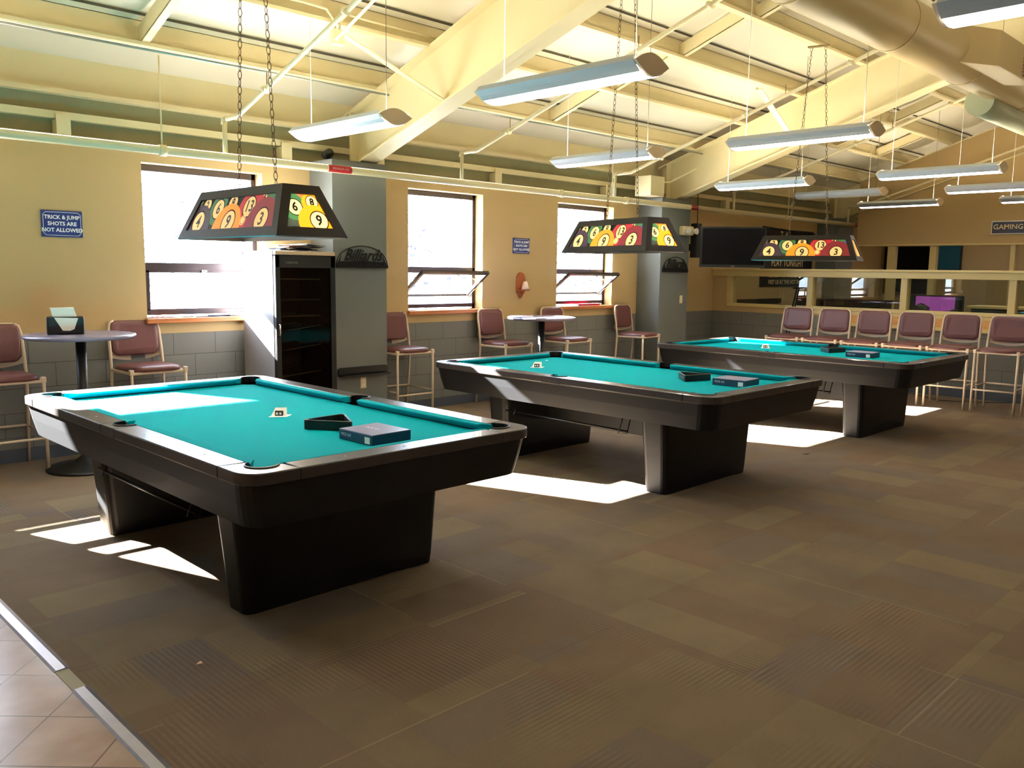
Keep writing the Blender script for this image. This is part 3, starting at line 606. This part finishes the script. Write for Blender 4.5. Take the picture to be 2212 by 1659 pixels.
# ================================================================ BISTRO TABLES
def bistro(x,y,label):
    t=thing('bistro_table',label,'table',(x,y,0),0,'round bistro tables')
    MB().lathe([(.385,1.038),(.40,1.045),(.405,1.056),(.40,1.067),(.385,1.072),(.01,1.072)],48).build('table_top',LAVTOP,t)
    MB().lathe([(.038,.02),(.038,1.04)],24).build('column',BLACK,t); MB().lathe([(.29,0),(.295,.012),(.27,.03),(.10,.06),(.05,.10),(.04,.11)],36).build('base',BLACK,t)
bistro(2.31,7.12,'near round lavender-topped bistro table holding the napkin dispenser'); bistro(7.36,6.93,'far round lavender-topped bistro table below the sconce')
n=thing('napkin_dispenser','black napkin dispenser on the near bistro table','dispenser',(2.22,7.16,1.0725),R(-18))
MB().box((-.13,-.06,0),(.13,.06,.135)).build('housing',BLACK,n,bevel=.012)
m=MB(); m.ext([(-.075,-.062,.13),(.09,-.062,.125),(.06,-.062,.04),(.03,-.062,.028),(-.02,-.062,.03)],(0,-.004,0)); m.ext([(-.085,-.03,.13),(.08,-.03,.13),(.06,-.03,.205),(-.10,-.03,.20)],(0,.05,.0)); m.build('napkins',PAPER,n)
# ================================================================ POOL TABLES
HW,HL=.815,1.442; H=.80
def ped(w,h,r):
    P=rr2(w,h,r,4); xs=[w-r-(2*(w-r))*k/12 for k in range(1,12)]
    # rr2 order: +x+y corner, -x+y corner, -x-y corner, +x-y corner
    return P[:5]+[(x,h) for x in xs]+P[5:15]+[(-x,-h) for x in xs]+P[15:]
def pool():
    t=thing('pool_table','','pool table')
    lo=[]
    for z,dw in ((.750,.012),(.74,.015),(.66,.028),(.56,.05)):
        lo.append([(x,y,z) for x,y in rr2(HW-dw,HL-dw,.11,6)])
    MB().loft(lo).build('cabinet_body',BLACKLAM,t)
    for s in (-1,1):
        lo=[]
        for z,wx,y0,y1 in ((.558,.61,.70,.93),(.30,.585,.71,.925),(.05,.565,.72,.92),(0.0,.56,.725,.915)):
            P=ped(wx,(y1-y0)/2,.045); lo.append([(x,s*(y0+y1)/2+y,(z if z>.06 else (z+.055*max(0,1-(x/.38)**2))) ) for x,y in P])
        MB().loft(lo).build('pedestal',BLACKLAM,t)
    MB().box((-.10,-.72,.30),(.10,.72,.56)).build('centre_beam',BLACK,t)
    MB().box((-.66,-1.29,.70),(.66,1.29,.76)).build('cloth_bed',CLOTH,t)
    RI=.69; YI=1.317; PC=(.668,1.295); PR=.066
    arc=[(PC[0]+PR*math.cos(R(a)),PC[1]+PR*math.sin(R(a))) for a in range(-68,160,12)]
    for sx in (-1,1):
        for sy in (-1,1):
            r=.11; oc=[(HW-r+r*math.cos(R(a)),HL-r+r*math.sin(R(a))) for a in range(0,91,10)]
            pts=[(RI,1.215),(HW,1.20)]+oc+[(.575,HL),(.59,YI)]+arc[::-1]
            pts=[(x*sx,y*sy) for x,y in pts]; MB().prism(pts,.748,H).build('corner_casting',RAILLAM,t,bevel=.006)
            p=MB(); 
            p.lathe([(PR,.7625),(.01,.7625)],20,(PC[0]*sx,PC[1]*sy,0)); pa=[(x*sx,y*sy) for x,y in arc]
            p.loft([[(x,y,.762) for x,y in pa],[(x,y,.806) for x,y in pa]],cap=(False,False),closed=False); pb=[(PC[0]*sx+(x-PC[0]*sx)*1.10,PC[1]*sy+(y-PC[1]*sy)*1.10) for x,y in pa]
            p.loft([[(x,y,.806) for x,y in pa],[(x,y,.804) for x,y in pb]],cap=(False,False),closed=False); p.loft([[(x,y,.804) for x,y in pb],[(x,y,.795) for x,y in pb]],cap=(False,False),closed=False)
            p.build('corner_pocket',BLACK,t)
        # side pocket
        c=(.715*sx,0); a2=[(c[0]+sx*.062*math.cos(R(a)),.062*math.sin(R(a))) for a in range(-110,111,12)]
        pts=[(RI*sx,-.085),(HW*sx,-.085),(HW*sx,.085),(RI*sx,.085),(RI*sx,.06)]+a2[::-1]+[(RI*sx,-.06)]
        MB().prism(pts,.748,H).build('side_casting',RAILLAM,t,bevel=.003)
        p=MB(); p.lathe([(.062,.7625),(.01,.7625)],20,(c[0],0,0)); p.loft([[(x,y,.762) for x,y in a2],[(x,y,.806) for x,y in a2]],cap=(False,False),closed=False)
        pb=[(c[0]+(x-c[0])*1.12,y*1.12) for x,y in a2]; p.loft([[(x,y,.806) for x,y in a2],[(x,y,.804) for x,y in pb]],cap=(False,False),closed=False); p.loft([[(x,y,.804) for x,y in pb],[(x,y,.795) for x,y in pb]],cap=(False,False),closed=False)
        p.build('side_pocket',BLACK,t)
        for sy in (-1,1):
            y0,y1=.086,1.199
            MB().loft([[(x*sx,y*sy,.748) for x,y in ((RI,y0),(HW,y0),(HW,y1),(RI,y1))],[(x*sx,y*sy,H) for x,y in ((RI,y0),(HW,y0),(HW,y1),(RI,y1))]]).build('long_rail',RAILLAM,t,bevel=.006)
            def sec(yw,yn): return [(RI*sx,yw*sy,.800),(.655*sx,(yw*.3+yn*.7)*sy,.800),(.637*sx,yn*sy,.797),(.640*sx,yn*sy,.788),(.662*sx,(yw*.5+yn*.5)*sy,.765),(RI*sx,yw*sy,.765)]
            MB().loft([sec(.060,.085),sec(1.245,1.175)]).build('long_cushion',CLOTH,t)
            for q in (.32,.635,.95): MB().lathe([(.0065,.8005),(.001,.8018)],12,((.752)*sx,q*sy,0)).build('sight',PEARL,t)
    for sy in (-1,1):
        MB().box((-.575,min(YI*sy,HL*sy),.748),(.575,max(YI*sy,HL*sy),H)).build('short_rail',RAILLAM,t,bevel=.006)
        def sec(xw,xn): return [(xw,YI*sy,.800),(xw*.3+xn*.7,1.290*sy,.800),(xn,1.272*sy,.797),(xn,1.275*sy,.788),((xw+xn)/2,1.297*sy,.765),(xw,YI*sy,.765)]
        MB().loft([sec(-.60,-.535),sec(.60,.535)]).build('short_cushion',CLOTH,t)
        for q in (-.318,0,.318): MB().lathe([(.0065,.8005),(.001,.8018)],12,(q,1.38*sy,0)).build('sight',PEARL,t)
    # wire bridge hooks under the long sides
    for sy in (-1,1):
        MB().tube([(.60,.60*sy,.56),(.66,.60*sy,.40),(.74,.62*sy,.40),(.66,.66*sy,.40),(.60,.66*sy,.56)],.0045,6).build('wire_hook',BLKMET,t)
        MB().tube([(-.60,.55*sy,.56),(-.66,.55*sy,.42),(-.62,.60*sy,.42),(-.60,.62*sy,.56)],.0045,6).build('wire_hook',BLKMET,t)
    MB().tube([(-.64,-.62,.44),(-.64,.66,.44)],.008,8).build('under_rail',BLKMET,t)
    return t
TP=[(2.364,4.465),(5.626,4.426),(8.906,4.403)]
pt_=pool(); pt_.location=TP[0]+(0,); pt_.rotation_euler=(0,0,.004); pt_['group']='pool tables'; pt_['label']='nearest black pool table with green cloth, sunlit at its left corner'
dup(pt_,TP[1]+(0,),0,'middle black pool table with green cloth and a lit hanging lamp'); dup(pt_,TP[2]+(0,),-.005,'farthest black pool table, in front of the row of stools')
# things on the cloth
TL=['nearest pool table','middle pool table','farthest pool table']
def rackthing(k,pts,z=.7605):
    t=thing('ball_rack','black triangular ball rack on the %s'%TL[k],'ball rack',(0,0,z),0,'triangular ball racks'); c=Vector((sum(p[0] for p in pts)/3,sum(p[1] for p in pts)/3)); t.location=(c.x,c.y,z)
    def loop(s):
        P=[Vector(p)-c for p in pts]; out=[]
        for i in range(3):
            a,b,d=P[i-1],P[i],P[(i+1)%3]; b2=b*(s); u=(a-b).normalized()*.035; v=(d-b).normalized()*.035
            for q in range(5): w=q/4; out.append(tuple((b2+u)*(1-w)**2+2*b2*w*(1-w)+(b2+v)*w*w))
        return out
    o,i_=loop(1.0),loop(.88); m=MB(); n=len(o); vs=[(x,y,z) for z in (0,.052) for x,y in o]+[(x,y,z) for z in (0,.052) for x,y in i_]; fs=[]
    for a in range(n):
        b=(a+1)%n; fs+=[(a,b,n+b,n+a),(2*n+b,2*n+a,3*n+a,3*n+b),(n+a,n+b,3*n+b,3*n+a),(b,a,2*n+a,2*n+b)]
    m.add(vs,fs); m.build('rack_frame',BLACK,t,bevel=.004)
def tri(cx_,cy_,a,L=.29): return [(cx_+L*.577*math.cos(a+2*PI*i/3),cy_+L*.577*math.sin(a+2*PI*i/3)) for i in range(3)]
rackthing(0,tri(2.50,3.87,R(155))); rackthing(1,tri(5.79,3.80,R(75))); rackthing(2,tri(9.13,4.20,R(75)))
def ballbox(k,x,y,a):
    t=thing('ball_set_box','closed blue ball set box beside the rack on the %s'%TL[k],'box',(x,y,.7605),a,'ball set boxes'); w,d,h=.24,.27,.05
    MB().box((-w/2,-d/2,0),(w/2,d/2,h-.0)).build('box_body',TEALBOX,t,bevel=.003); MB().box((-w/2+.002,-d/2+.002,h),(w/2-.002,d/2-.002,h+.002)).build('box_top_print',GREYBOX,t)
    tx=MB(); text_mb(tx,'PICK 8.0',.022,faceM((-w/2-.0008,d/2-.02,.028),(0,-1,0),(0,0,1)),align='LEFT'); text_mb(tx,'PICK 8.0',.03,faceM((0,.02,h+.003),(0,-1,0),(1,0,0))); tx.build('box_lettering',SIGNW,t)
    MB().box((-w/2-.001,-d/2+.02,.006),(-w/2,-d/2+.06,.038)).build('barcode_label',PAPER,t)
ballbox(0,2.485,3.47,R(2)); ballbox(1,5.80,3.41,R(5)); ballbox(2,8.88,3.75,R(4))
def chalk(k,x,y,a):
    t=thing('score_card','folded white card standing open on the %s'%TL[k],'card',(x,y,.7605),a,'folded cards')
    MB().ext([(-.05,-.045,0),(.05,-.035,0),(.06,.05,0),(-.04,.04,0)],(0,0,.0015)).build('card_base',PAPER,t); MB().ext([(-.045,0,.002),(.045,0,.002),(.035,.03,.045),(-.03,.03,.042)],(0,.002,.001)).build('card_flap',PAPER,t)
    m=MB(); m.box((-.022,-.01,.002),(.022,.008,.030)); m.build('chalk_block',mat('dark chalk',(50,56,60),.8),t); MB().box((-.016,-.0115,.010),(-.004,-.010,.022)).box((.004,-.0115,.010),(.016,-.010,.022)).build('card_mark',PAPER,t)
chalk(0,2.47,4.38,R(-45)); chalk(1,5.46,5.19,R(-60)); chalk(2,8.98,4.92,R(-60))
tag(MB().ext([(5.93,5.53,.7605),(5.97,5.52,.7605),(5.98,5.56,.7605)],(0,0,.001)).build('paper_scrap',PAPER),'tiny paper scrap at the far end of the middle table cloth','paper')
tag(MB().ext([(1.425,3.235,0),(1.45,3.225,0),(1.45,3.25,0)],(0,0,.004)).build('paper_scrap',mat('pinkish scrap',(230,190,160),.8)),'tiny pinkish scrap on the carpet near the tiles','paper')
tag(MB().ext([(7.20,3.50,0),(7.26,3.49,0),(7.25,3.52,0),(7.21,3.53,0)],(0,0,.004)).build('leaf_scrap',BLACK),'small dark scrap on the carpet beyond the middle table','scrap')
# ================================================================ TABLE LAMPS
BC={'y':(250,150,20),'r':(190,30,40),'p':(58,34,52),'g':(60,110,60),'o':(235,110,60),'b':(60,80,130),'r3':(130,22,32),'k':(22,16,14),'c':(250,205,130),'bg':(34,40,34),'w':(236,226,214)}
PMK=list(BC); 
def printmats(e): return [mat('backlit print %s %.2f'%(k,e),BC[k],.5,transl=.6) if k in('k','bg') else mat('backlit print %s %.2f'%(k,e),BC[k],.5,emit=BC[k],estr=e) for k in PMK]+[BLACK]
def clip(poly,W0,W1,h):  # trapezoid: half width W0 at v=0, W1 at v=h
    def cut(P,f):
        out=[]
        for i in range(len(P)):
            a,b=P[i-1],P[i]; fa,fb=f(a),f(b)
            if (fa>=0)!=(fb>=0): t=fa/(fa-fb); out.append((a[0]+(b[0]-a[0])*t,a[1]+(b[1]-a[1])*t))
            if fb>=0: out.append(b)
        return out
    for f in (lambda p:p[1],lambda p:h-p[1],lambda p:(W0+(W1-W0)*p[1]/h)-p[0],lambda p:(W0+(W1-W0)*p[1]/h)+p[0]):
        poly=cut(poly,f)
        if len(poly)<3: return None
    return poly
def picture(W0,W1,h,balls):
    mb=MB(); lay=0
    mb.add([(-W0,0,0),(W0,0,0),(W1,h,0),(-W1,h,0)],[(0,1,2,3)],PMK.index('bg'))
    for (u,v,r,col,num,nu,nv,nr) in balls:
        for (cu,cv,cr_,cc) in ((u,v,r,col),(nu,nv,nr*1.12,'k'),(nu,nv,nr,'c')):
            lay+=1; P=clip([(cu+cr_*math.cos(2*PI*i/28),cv+cr_*math.sin(2*PI*i/28)) for i in range(28)],W0,W1,h)
            if P: mb.add([(x,y,.00006*lay) for x,y in P],[tuple(range(len(P)))],PMK.index(cc))
        lay+=1
        if num:
            if nv-nr*.6>-.0 and nv+nr*.6<h+.012: text_mb(mb,num,nr*1.6,Matrix.Translation((nu,nv,.00006*lay)),len(PMK),sx=.95,bold=.0022)
    return mb
def pool_lamp(x,y,z,rz,label,eside,eend):
    Lb,Wb,Lt,Wt,Hh=1.102,.422,.893,.214,.265
    t=thing('pool_table_lamp',label,'hanging lamp',(x,y,z),rz,'hanging pool table lamps')
    ba=[(-Wb/2,-Lb/2,0),(Wb/2,-Lb/2,0),(Wb/2,Lb/2,0),(-Wb/2,Lb/2,0)]; ta=[(-Wt/2,-Lt/2,Hh),(Wt/2,-Lt/2,Hh),(Wt/2,Lt/2,Hh),(-Wt/2,Lt/2,Hh)]
    fr=MB(); DKBR=mat('dark brown lamp frame',(30,24,21),.4,spec=.3)
    long_b=[(-.45,.11,.06,'r','',-.47,.10,.022),(-.33,.17,.07,'k','2',-.33,.155,.043),(-.20,.19,.05,'o','',-.2,.195,.02),(-.18,.125,.095,'g','6',-.18,.128,.056),(-.03,.15,.07,'k','8',-.03,.157,.045),(.34,.15,.075,'g','14',.275,.168,.043),(.43,.13,.055,'b','',.50,.13,.01),(.18,.10,.13,'r','13',.165,.128,.057),(-.37,.02,.14,'p','4',-.37,.055,.063),(-.03,.0,.155,'y','9',-.018,.045,.066),(.14,.05,.028,'c','',.14,.05,.02),(.33,.02,.155,'r3','3',.33,.05,.062)]
    end_b=[(-.01,.18,.05,'o','',-.06,.185,.022),(-.07,.12,.075,'g','6',-.062,.118,.042),(.045,.14,.062,'y','8',.045,.150,.034),(.045,.03,.105,'y','9',.065,.048,.05)]
    for i in range(4):
        a,b,c,d=[Vector(p) for p in (ba[i],ba[(i+1)%4],ta[(i+1)%4],ta[i])]
        mid=(a+b)/2; xd=(b-a).normalized(); top=(c+d)/2; ydv=(top-mid); hh=ydv.length; yd=ydv.normalized(); M=faceM(mid,xd,yd)
        W0=(b-a).length/2; W1=(c-d).length/2
        fb=.05; ft=.05; fs=.055
        def Wv(v): return W0+(W1-W0)*v/hh
        o=[(-W0,0),(W0,0),(W1,hh),(-W1,hh)]; q=[(-Wv(fb)+fs,fb),(Wv(fb)-fs,fb),(Wv(hh-ft)-fs,hh-ft),(-Wv(hh-ft)+fs,hh-ft)]
        for k in range(4):
            A,B,C_,D_=o[k],o[(k+1)%4],q[(k+1)%4],q[k]
            fr.loft([[(A[0],A[1],0),(B[0],B[1],0),(C_[0],C_[1],0),(D_[0],D_[1],0)],[(A[0],A[1],-.014),(B[0],B[1],-.014),(C_[0],C_[1],-.014),(D_[0],D_[1],-.014)]],M=M)
        ph=hh-fb-ft+.01; P0=Wv(fb)-fs+.005; P1=Wv(hh-ft)-fs+.005
        pic=picture(P0,P1,ph,long_b if i%2 else end_b)
        po=pic.build('picture_panel',printmats(eside if i%2 else eend),t,M=None)
        po.matrix_local=M@Matrix.Translation((0,fb-.005,-.010))
    fr.box((-Wt/2,-Lt/2,Hh-.014),(Wt/2,Lt/2,Hh)); fr.build('lamp_frame',DKBR,t)
    for s in (-1,1):
        m=MB(); p0=Vector((0,.2*s,Hh)); p1=Vector((0,.07*s,3.98-z)); Ln=(p1-p0).length; n_=int(Ln/.040); d=(p1-p0).normalized()
        for k in range(n_):
            c=p0+d*(k+.5)*Ln/n_; side=Vector((1,0,0)) if k%2 else Vector((0,0,1)).cross(Vector((1,0,0)))*1
            side=(side-d*side.dot(d)).normalized(); hl=Ln/n_*.62; r_=.0085
            path=[c+d*hl*math.cos(a)*1.0+side*r_*math.sin(a)*1.25 for a in [2*PI*q/8 for q in range(8)]]
            m.tube(path,.0022,4,closed=True)
        m.build('chain',CHAIN,t)
        bl=bpy.data.lights.new('bulb','POINT'); bl.energy=BULB; bl.shadow_soft_size=.04; bl.color=(1,.84,.62)
        bo=bpy.data.objects.new('bulb_light',bl); COL.objects.link(bo); bo.parent=t; bo.location=(0,.37*s,.12)
        MB().lathe([(.01,-.045),(.032,-.02),(.034,.0),(.02,.035),(.012,.05)],16,(0,.37*s,.19)).build('bulb',mat('lamp glass',(255,220,160),.3,emit=(255,190,110),estr=4),t)
    MB().box((-.025,-.11,3.98-z),(.025,.11,3.995-z)).build('ceiling_plate',BRASS,t,bevel=.003)
    return t
pool_lamp(2.387,4.414,1.764,.014,'nearest hanging lamp with pool ball pictures over the nearest table',.30,1.5)
pool_lamp(5.68,4.463,1.767,-.22,'brightly lit pool ball lamp over the middle table',.62,1.5)
pool_lamp(8.891,4.435,1.756,.247,'pool ball lamp over the farthest table, in front of the poster',.36,.7)
# ================================================================ PENDANT FIXTURES
def lens(n=9,w=.15,t=.055,b=.065):
    topp=[(w-2*w*i/n, .0+t*math.sin(PI*i/n)) for i in range(n+1)]; bot=[(-w+2*w*i/n,-b*math.sin(PI*i/n)) for i in range(1,n)]
    return topp,bot
def fixture(x,y0,y1,z,label,lit=True,group='linear pendant lights'):
    L=y1-y0; t=thing('pendant_light',label,'ceiling light',(x,(y0+y1)/2,z),0,group)
    tp,bt=lens()
    sh=MB(); n=len(tp)
    # shell: upper flanks of the body (open in the middle on top), perforated metal, then lower flanks; lens at the bottom
    W_,b_=.15,.065
    def flank(sgn):
        P=[(sgn*W_,0.0),(sgn*.12,-.030),(sgn*.085,-.050)]; P2=[(p[0]*.97,p[1]+.006) for p in P]
        sh.loft([[(px,-L/2,pz) for px,pz in P],[(px,L/2,pz) for px,pz in P]],cap=(False,False),closed=False); sh.loft([[(px,-L/2,pz) for px,pz in P2],[(px,L/2,pz) for px,pz in P2]],cap=(False,False),closed=False)
        Q=[(sgn*W_,0.0),(sgn*.13,.028),(sgn*.115,.036)]; sh.loft([[(px,-L/2,pz) for px,pz in Q],[(px,L/2,pz) for px,pz in Q]],cap=(False,False),closed=False)
    flank(1); flank(-1); sh.build('shell',FIXM,t)
    lm=MB(); P=[(-.085,-.050),(-.05,-.061),(0,-.065),(.05,-.061),(.085,-.050)]; lm.loft([[(px,-L/2+.004,pz) for px,pz in P],[(px,L/2-.004,pz) for px,pz in P]],cap=(False,False),closed=False); lm.build('lens',LENSM if lit else OFFLENS,t)
    for s in (-1,1):
        pr=tp+bt; e=MB(); e.loft([[(px,s*L/2,pz) for px,pz in pr],[(px,s*(L/2+.018),pz) for px,pz in pr]]); e.build('end_cap',FIXEND,t)
    if lit:
        for s in (-1,1): MB().tube([(s*.05,-L/2+.03,.012),(s*.05,L/2-.03,.012)],.013,8).build('fluorescent_tube',TUBE,t)
    zt=roofz((y0+y1)/2)-z
    for s in (-1,1): MB().tube([(0,s*L*.42,.05),(0,s*L*.42,roofz((y0+y1)/2+s*L*.42)-z+.185)],.003,5).build('hanging_wire',WIRE if s<0 else WHITE,t)
    return t
ZF=2.72
fixture(3.92,5.20,6.42,2.71,'white pendant light nearest the left lamp, beside the large rafter')
fixture(3.87,2.88,4.10,2.71,'blue-grey pendant light largest in the photo, at top centre')
fixture(6.85,5.0,6.22,2.745,'pendant light behind the middle lamp chains')
fixture(6.78,2.88,4.10,2.73,'pendant light crossing the second rafter')
fixture(9.92,4.98,6.18,2.73,'pendant light left of the far chains, near the television pillar')
fixture(9.92,2.88,4.10,2.73,'pendant light at right under the end of the duct')
fixture(12.1,4.98,6.2,2.76,'unlit pendant light above the partition',lit=False)
fixture(12.05,2.85,4.10,2.73,'pendant light cut by the right edge, upper one')
fixture(14.25,4.98,6.2,2.76,'pendant light in front of the farthest rafter')
fixture(14.3,2.85,4.10,2.75,'pendant light cut by the right edge, lower one')
fixture(3.95,.18,1.40,2.71,'pendant light cut by the top right corner')
for k,(x,y) in enumerate(((14.3,.18),(17.6,2.2),(17.6,4.9),(15.2,1.2))): fixture(x,y,y+1.22,2.73 if x<16 else 2.6,'added unseen pendant light brightening the gaming side, number %s'%ORD[k])  # unseen fixtures added to lift the dark gaming area
for x in (.9,):
    fixture(x,5.2,6.42,2.71,'pendant light outside the photo on the left, window row'); fixture(x,2.88,4.1,2.71,'pendant light outside the photo on the left, second row')
for x in (.9,6.8,9.9,12.1): fixture(x,.18,1.40,2.71,'pendant light outside the photo in the ridge row at %.0f metres'%x)
# ================================================================ PIPES
def pipe(name,path,r,label,cat='pipe',m=CREAM2,parent=None,n=12):
    o=MB().tube(path,r,n).build(name,m,parent); 
    if not parent: tag(o,label,cat)
    return o
mp_=thing('sprinkler_main','long cream sprinkler main running above the windows','pipe',(0,7.16,2.545))
MB().tube([(XL+.3,0,0),(16.5,0,0)],.036,16).build('main_run',CREAM2,mp_)
for x in (7.9,3.03,9.2,13.5): MB().tube([(x-.03,0,0),(x+.03,0,0)],.046,16).build('coupling',CREAM2,mp_)
for x in (3.03,8.9,13.6): MB().tube([(x,0,.03),(x,.0,.75)],.007,8).build('hanger_rod',CREAM2,mp_)
def lab(x0,x1,k):
    t=MB(); n=8
    t.loft([[(x,-.0385*math.cos(R(a)),.0385*math.sin(R(a))) for a in range(-60,61,15)] for x in (x0,x1)],cap=(False,False),closed=False,smooth=True); l=t.build('pipe_label',RED,mp_)
    tx=MB(); text_mb(tx,'SPRINKLER LINE',.026,faceM(((x0+x1)/2,-.040,0),(1,0,0),(0,0,1))); tx.build('label_lettering',PINK,l)
lab(4.60,4.86,1); lab(10.68,10.86,2); lab(16.15,16.33,3)
def branch(x,label,yend=1.6,zz=2.85,dx=0):
    b=thing('sprinkler_branch',label,'pipe',(x,7.16,2.58))
    MB().tube([(0,0,.003),(0,0,.26)],.02,10).build('riser',CREAM2,b); MB().tube([(0,.012,.24),(0,0,.285),(0,-.045,.285)],.027,10).build('elbow',CREAM2,b)
    sl=.325; MB().tube([(0,-.03,.28),(0,-.25,.285)]+[(0,-(7.16-y),.285+(7.16-.25-y)*sl) for y in (6.5,5.5,4.5,3.5,2.5,yend)],.02,10).build('sloped_run',CREAM2,b)
    for y in (6.45,5.3,4.1): MB().tube([(0,-(7.16-y)-.03,.285+(6.91-y)*sl-.01),(0,-(7.16-y)+.03,.285+(6.91-y)*sl+.01)],.028,10).build('coupling',CREAM2,b)
    for y in (6.42,4.82):
        z=.285+(6.91-y)*sl; MB().tube([(0,-(7.16-y),z),(0,-(7.16-y),z+.12)],.005,6).build('hanger_rod',BRASS,b)
branch(3.58,'cream sprinkler branch rising behind the nearest lamp chains'); branch(6.3,'cream sprinkler branch rising right of the large rafter'); branch(8.95,'thin cream sprinkler branch behind the middle lamp chains'); branch(11.87,'cream sprinkler branch rising above the television'); branch(15.9,'cream sprinkler branch near the farthest rafter')
pipe('conduit_run',[(XL+.2,6.98,3.28),(10.5,6.98,3.28),(15.9,6.98,3.28)],.011,'grey metal conduit running along the first purlin row','conduit',mat('galvanised conduit',(150,152,140),.35,metal=.7))
pipe('conduit_run',[(4.02,6.10,3.42),(4.02,5.2,3.76),(4.02,3.0,4.5)],.013,'thin cream conduit climbing beside the large rafter','conduit')
jb=thing('junction_box','small cream junction box with curved conduits near the large rafter','junction box',(4.10,6.20,3.47)); MB().box((-.05,-.03,-.06),(.05,.03,.06)).build('box_body',CREAM2,jb,bevel=.004)
MB().tube([(-.02,0,.06),(-.03,0,.13),(-.10,0,.20),(-.3,.02,.215),(-.9,.02,.2)],.01,8).build('curved_conduit',CREAM2,jb); MB().tube([(.02,0,.06),(.03,0,.13),(.10,0,.20),(.3,.02,.20),(1.1,.02,.2)],.01,8).build('curved_conduit',CREAM2,jb)
jb=thing('junction_box','cream metal control box on top of the television pillar','junction box',(10.05,7.38,2.665)); MB().box((-.2,-.13,0),(.12,.14,.27)).build('box_body',CREAM2,jb,bevel=.006); MB().tube([(.12,0,.2),(.3,-.1,.22),(.5,-.4,.4)],.012,8).build('conduit',CREAM2,jb)
sk=thing('ceiling_speaker','small black spotlight on top of the fridge pillar','loudspeaker',(4.86,7.5,2.665)); MB().lathe([(.03,0),(.045,.02),(.045,.09),(.03,.11)],16,M=Matrix.Rotation(R(60),4,'Y')@Matrix.Translation((-.07,0,-.05))).build('housing',BLACK,sk); MB().tube([(0,0,0),(0,0,.05)],.012).build('foot',BLKMET,sk)  # black speaker housing on a small foot, gives off no light
# ================================================================ DUCT
dk=thing('air_duct','big cream round spiral duct crossing the top right','duct',(0,2.65,3.393))
m=MB(); m.tube([(2.0,0,0)]+[(x,0,0) for x in (4,6,8,10,14,20.9)],.195,40); m.build('duct_run',DUCT,dk)
for x in (3.4,4.9,6.4,7.9,9.4,10.9,12.4,13.9): MB().tube([(x-.012,0,0),(x+.012,0,0)],.199,40).build('duct_seam',DUCT,dk)
tb=MB(); tb.loft([[(7.25,-.05,-.12),(8.45,-.05,-.12),(8.45,-.05,.17),(7.25,-.05,.17)],[(7.6,-.36,-.15),(8.6,-.36,-.15),(8.6,-.36,.12),(7.6,-.36,.12)]]); tb.build('takeoff_box',DUCT,dk,bevel=.006)
gr=MB(); 
for k in range(9): gr.box((8.2,-.37,-.13+k*.027),(8.57,-.361,-.117+k*.027))
gr.build('register_grille',mat('rosy grille',(170,130,120),.5),dk)
MB().tube([(8.72,.12,-.20),(9.2,.12,-.20),(11,.12,-.20)],.125,32).build('branch_sleeve',mat('pale green duct sleeve',(176,182,150),.5),dk)
for x in (4.9,7.9,10.9): MB().tube([(x,0,.19),(x,0,roofz(2.65)-3.393+.1)],.006,6).build('hanger_rod',WIRE,dk)
# ================================================================ FLOOR STRIP
for (y0,y1,l) in ((3.55,7.6,'worn metal transition strip between tiles and carpet, longer upper length'),(-2.0,3.34,'worn metal transition strip at the bottom left corner')):
    m=MB(); P=[(.985,0),(.995,.006),(1.03,.008),(1.05,.0005)]; m.loft([[(x,y,z) for x,z in P] for y in (y0,y1)]); tag(m.build('transition_strip',STRIP),l,'floor strip')
struct(MB().box((.99,3.34,0),(1.04,3.55,.0025)).build('trim_6',mat('bare sealed gap',(150,140,110),.7)))
# leaning folded stand behind the first stool
ls=thing('folded_stand','black folded two-rod stand leaning behind the first row stool','stand',(11.98,6.35,0)); top=Vector((.19,-.17,1.40)); sd=Vector((.0,.045,0))
for s in (-1,1): MB().tube([Vector((0,0,.0))+sd*s*.6,top+sd*s*.4],.012,8).build('rod',BLKMET,ls)
MB().tube([top-Vector((0,.08,0)),top+Vector((0,.08,0))],.013,8).build('cross_bar',BLKMET,ls)
tag(MB().tube([(12.2,4.6,.02),(11.9,4.2,.008),(11.7,3.9,.008),(11.9,3.5,.008),(12.2,3.2,.01)],.005,6).build('floor_cable',BLACK),'black cable lying on the carpet under the stools','cable')
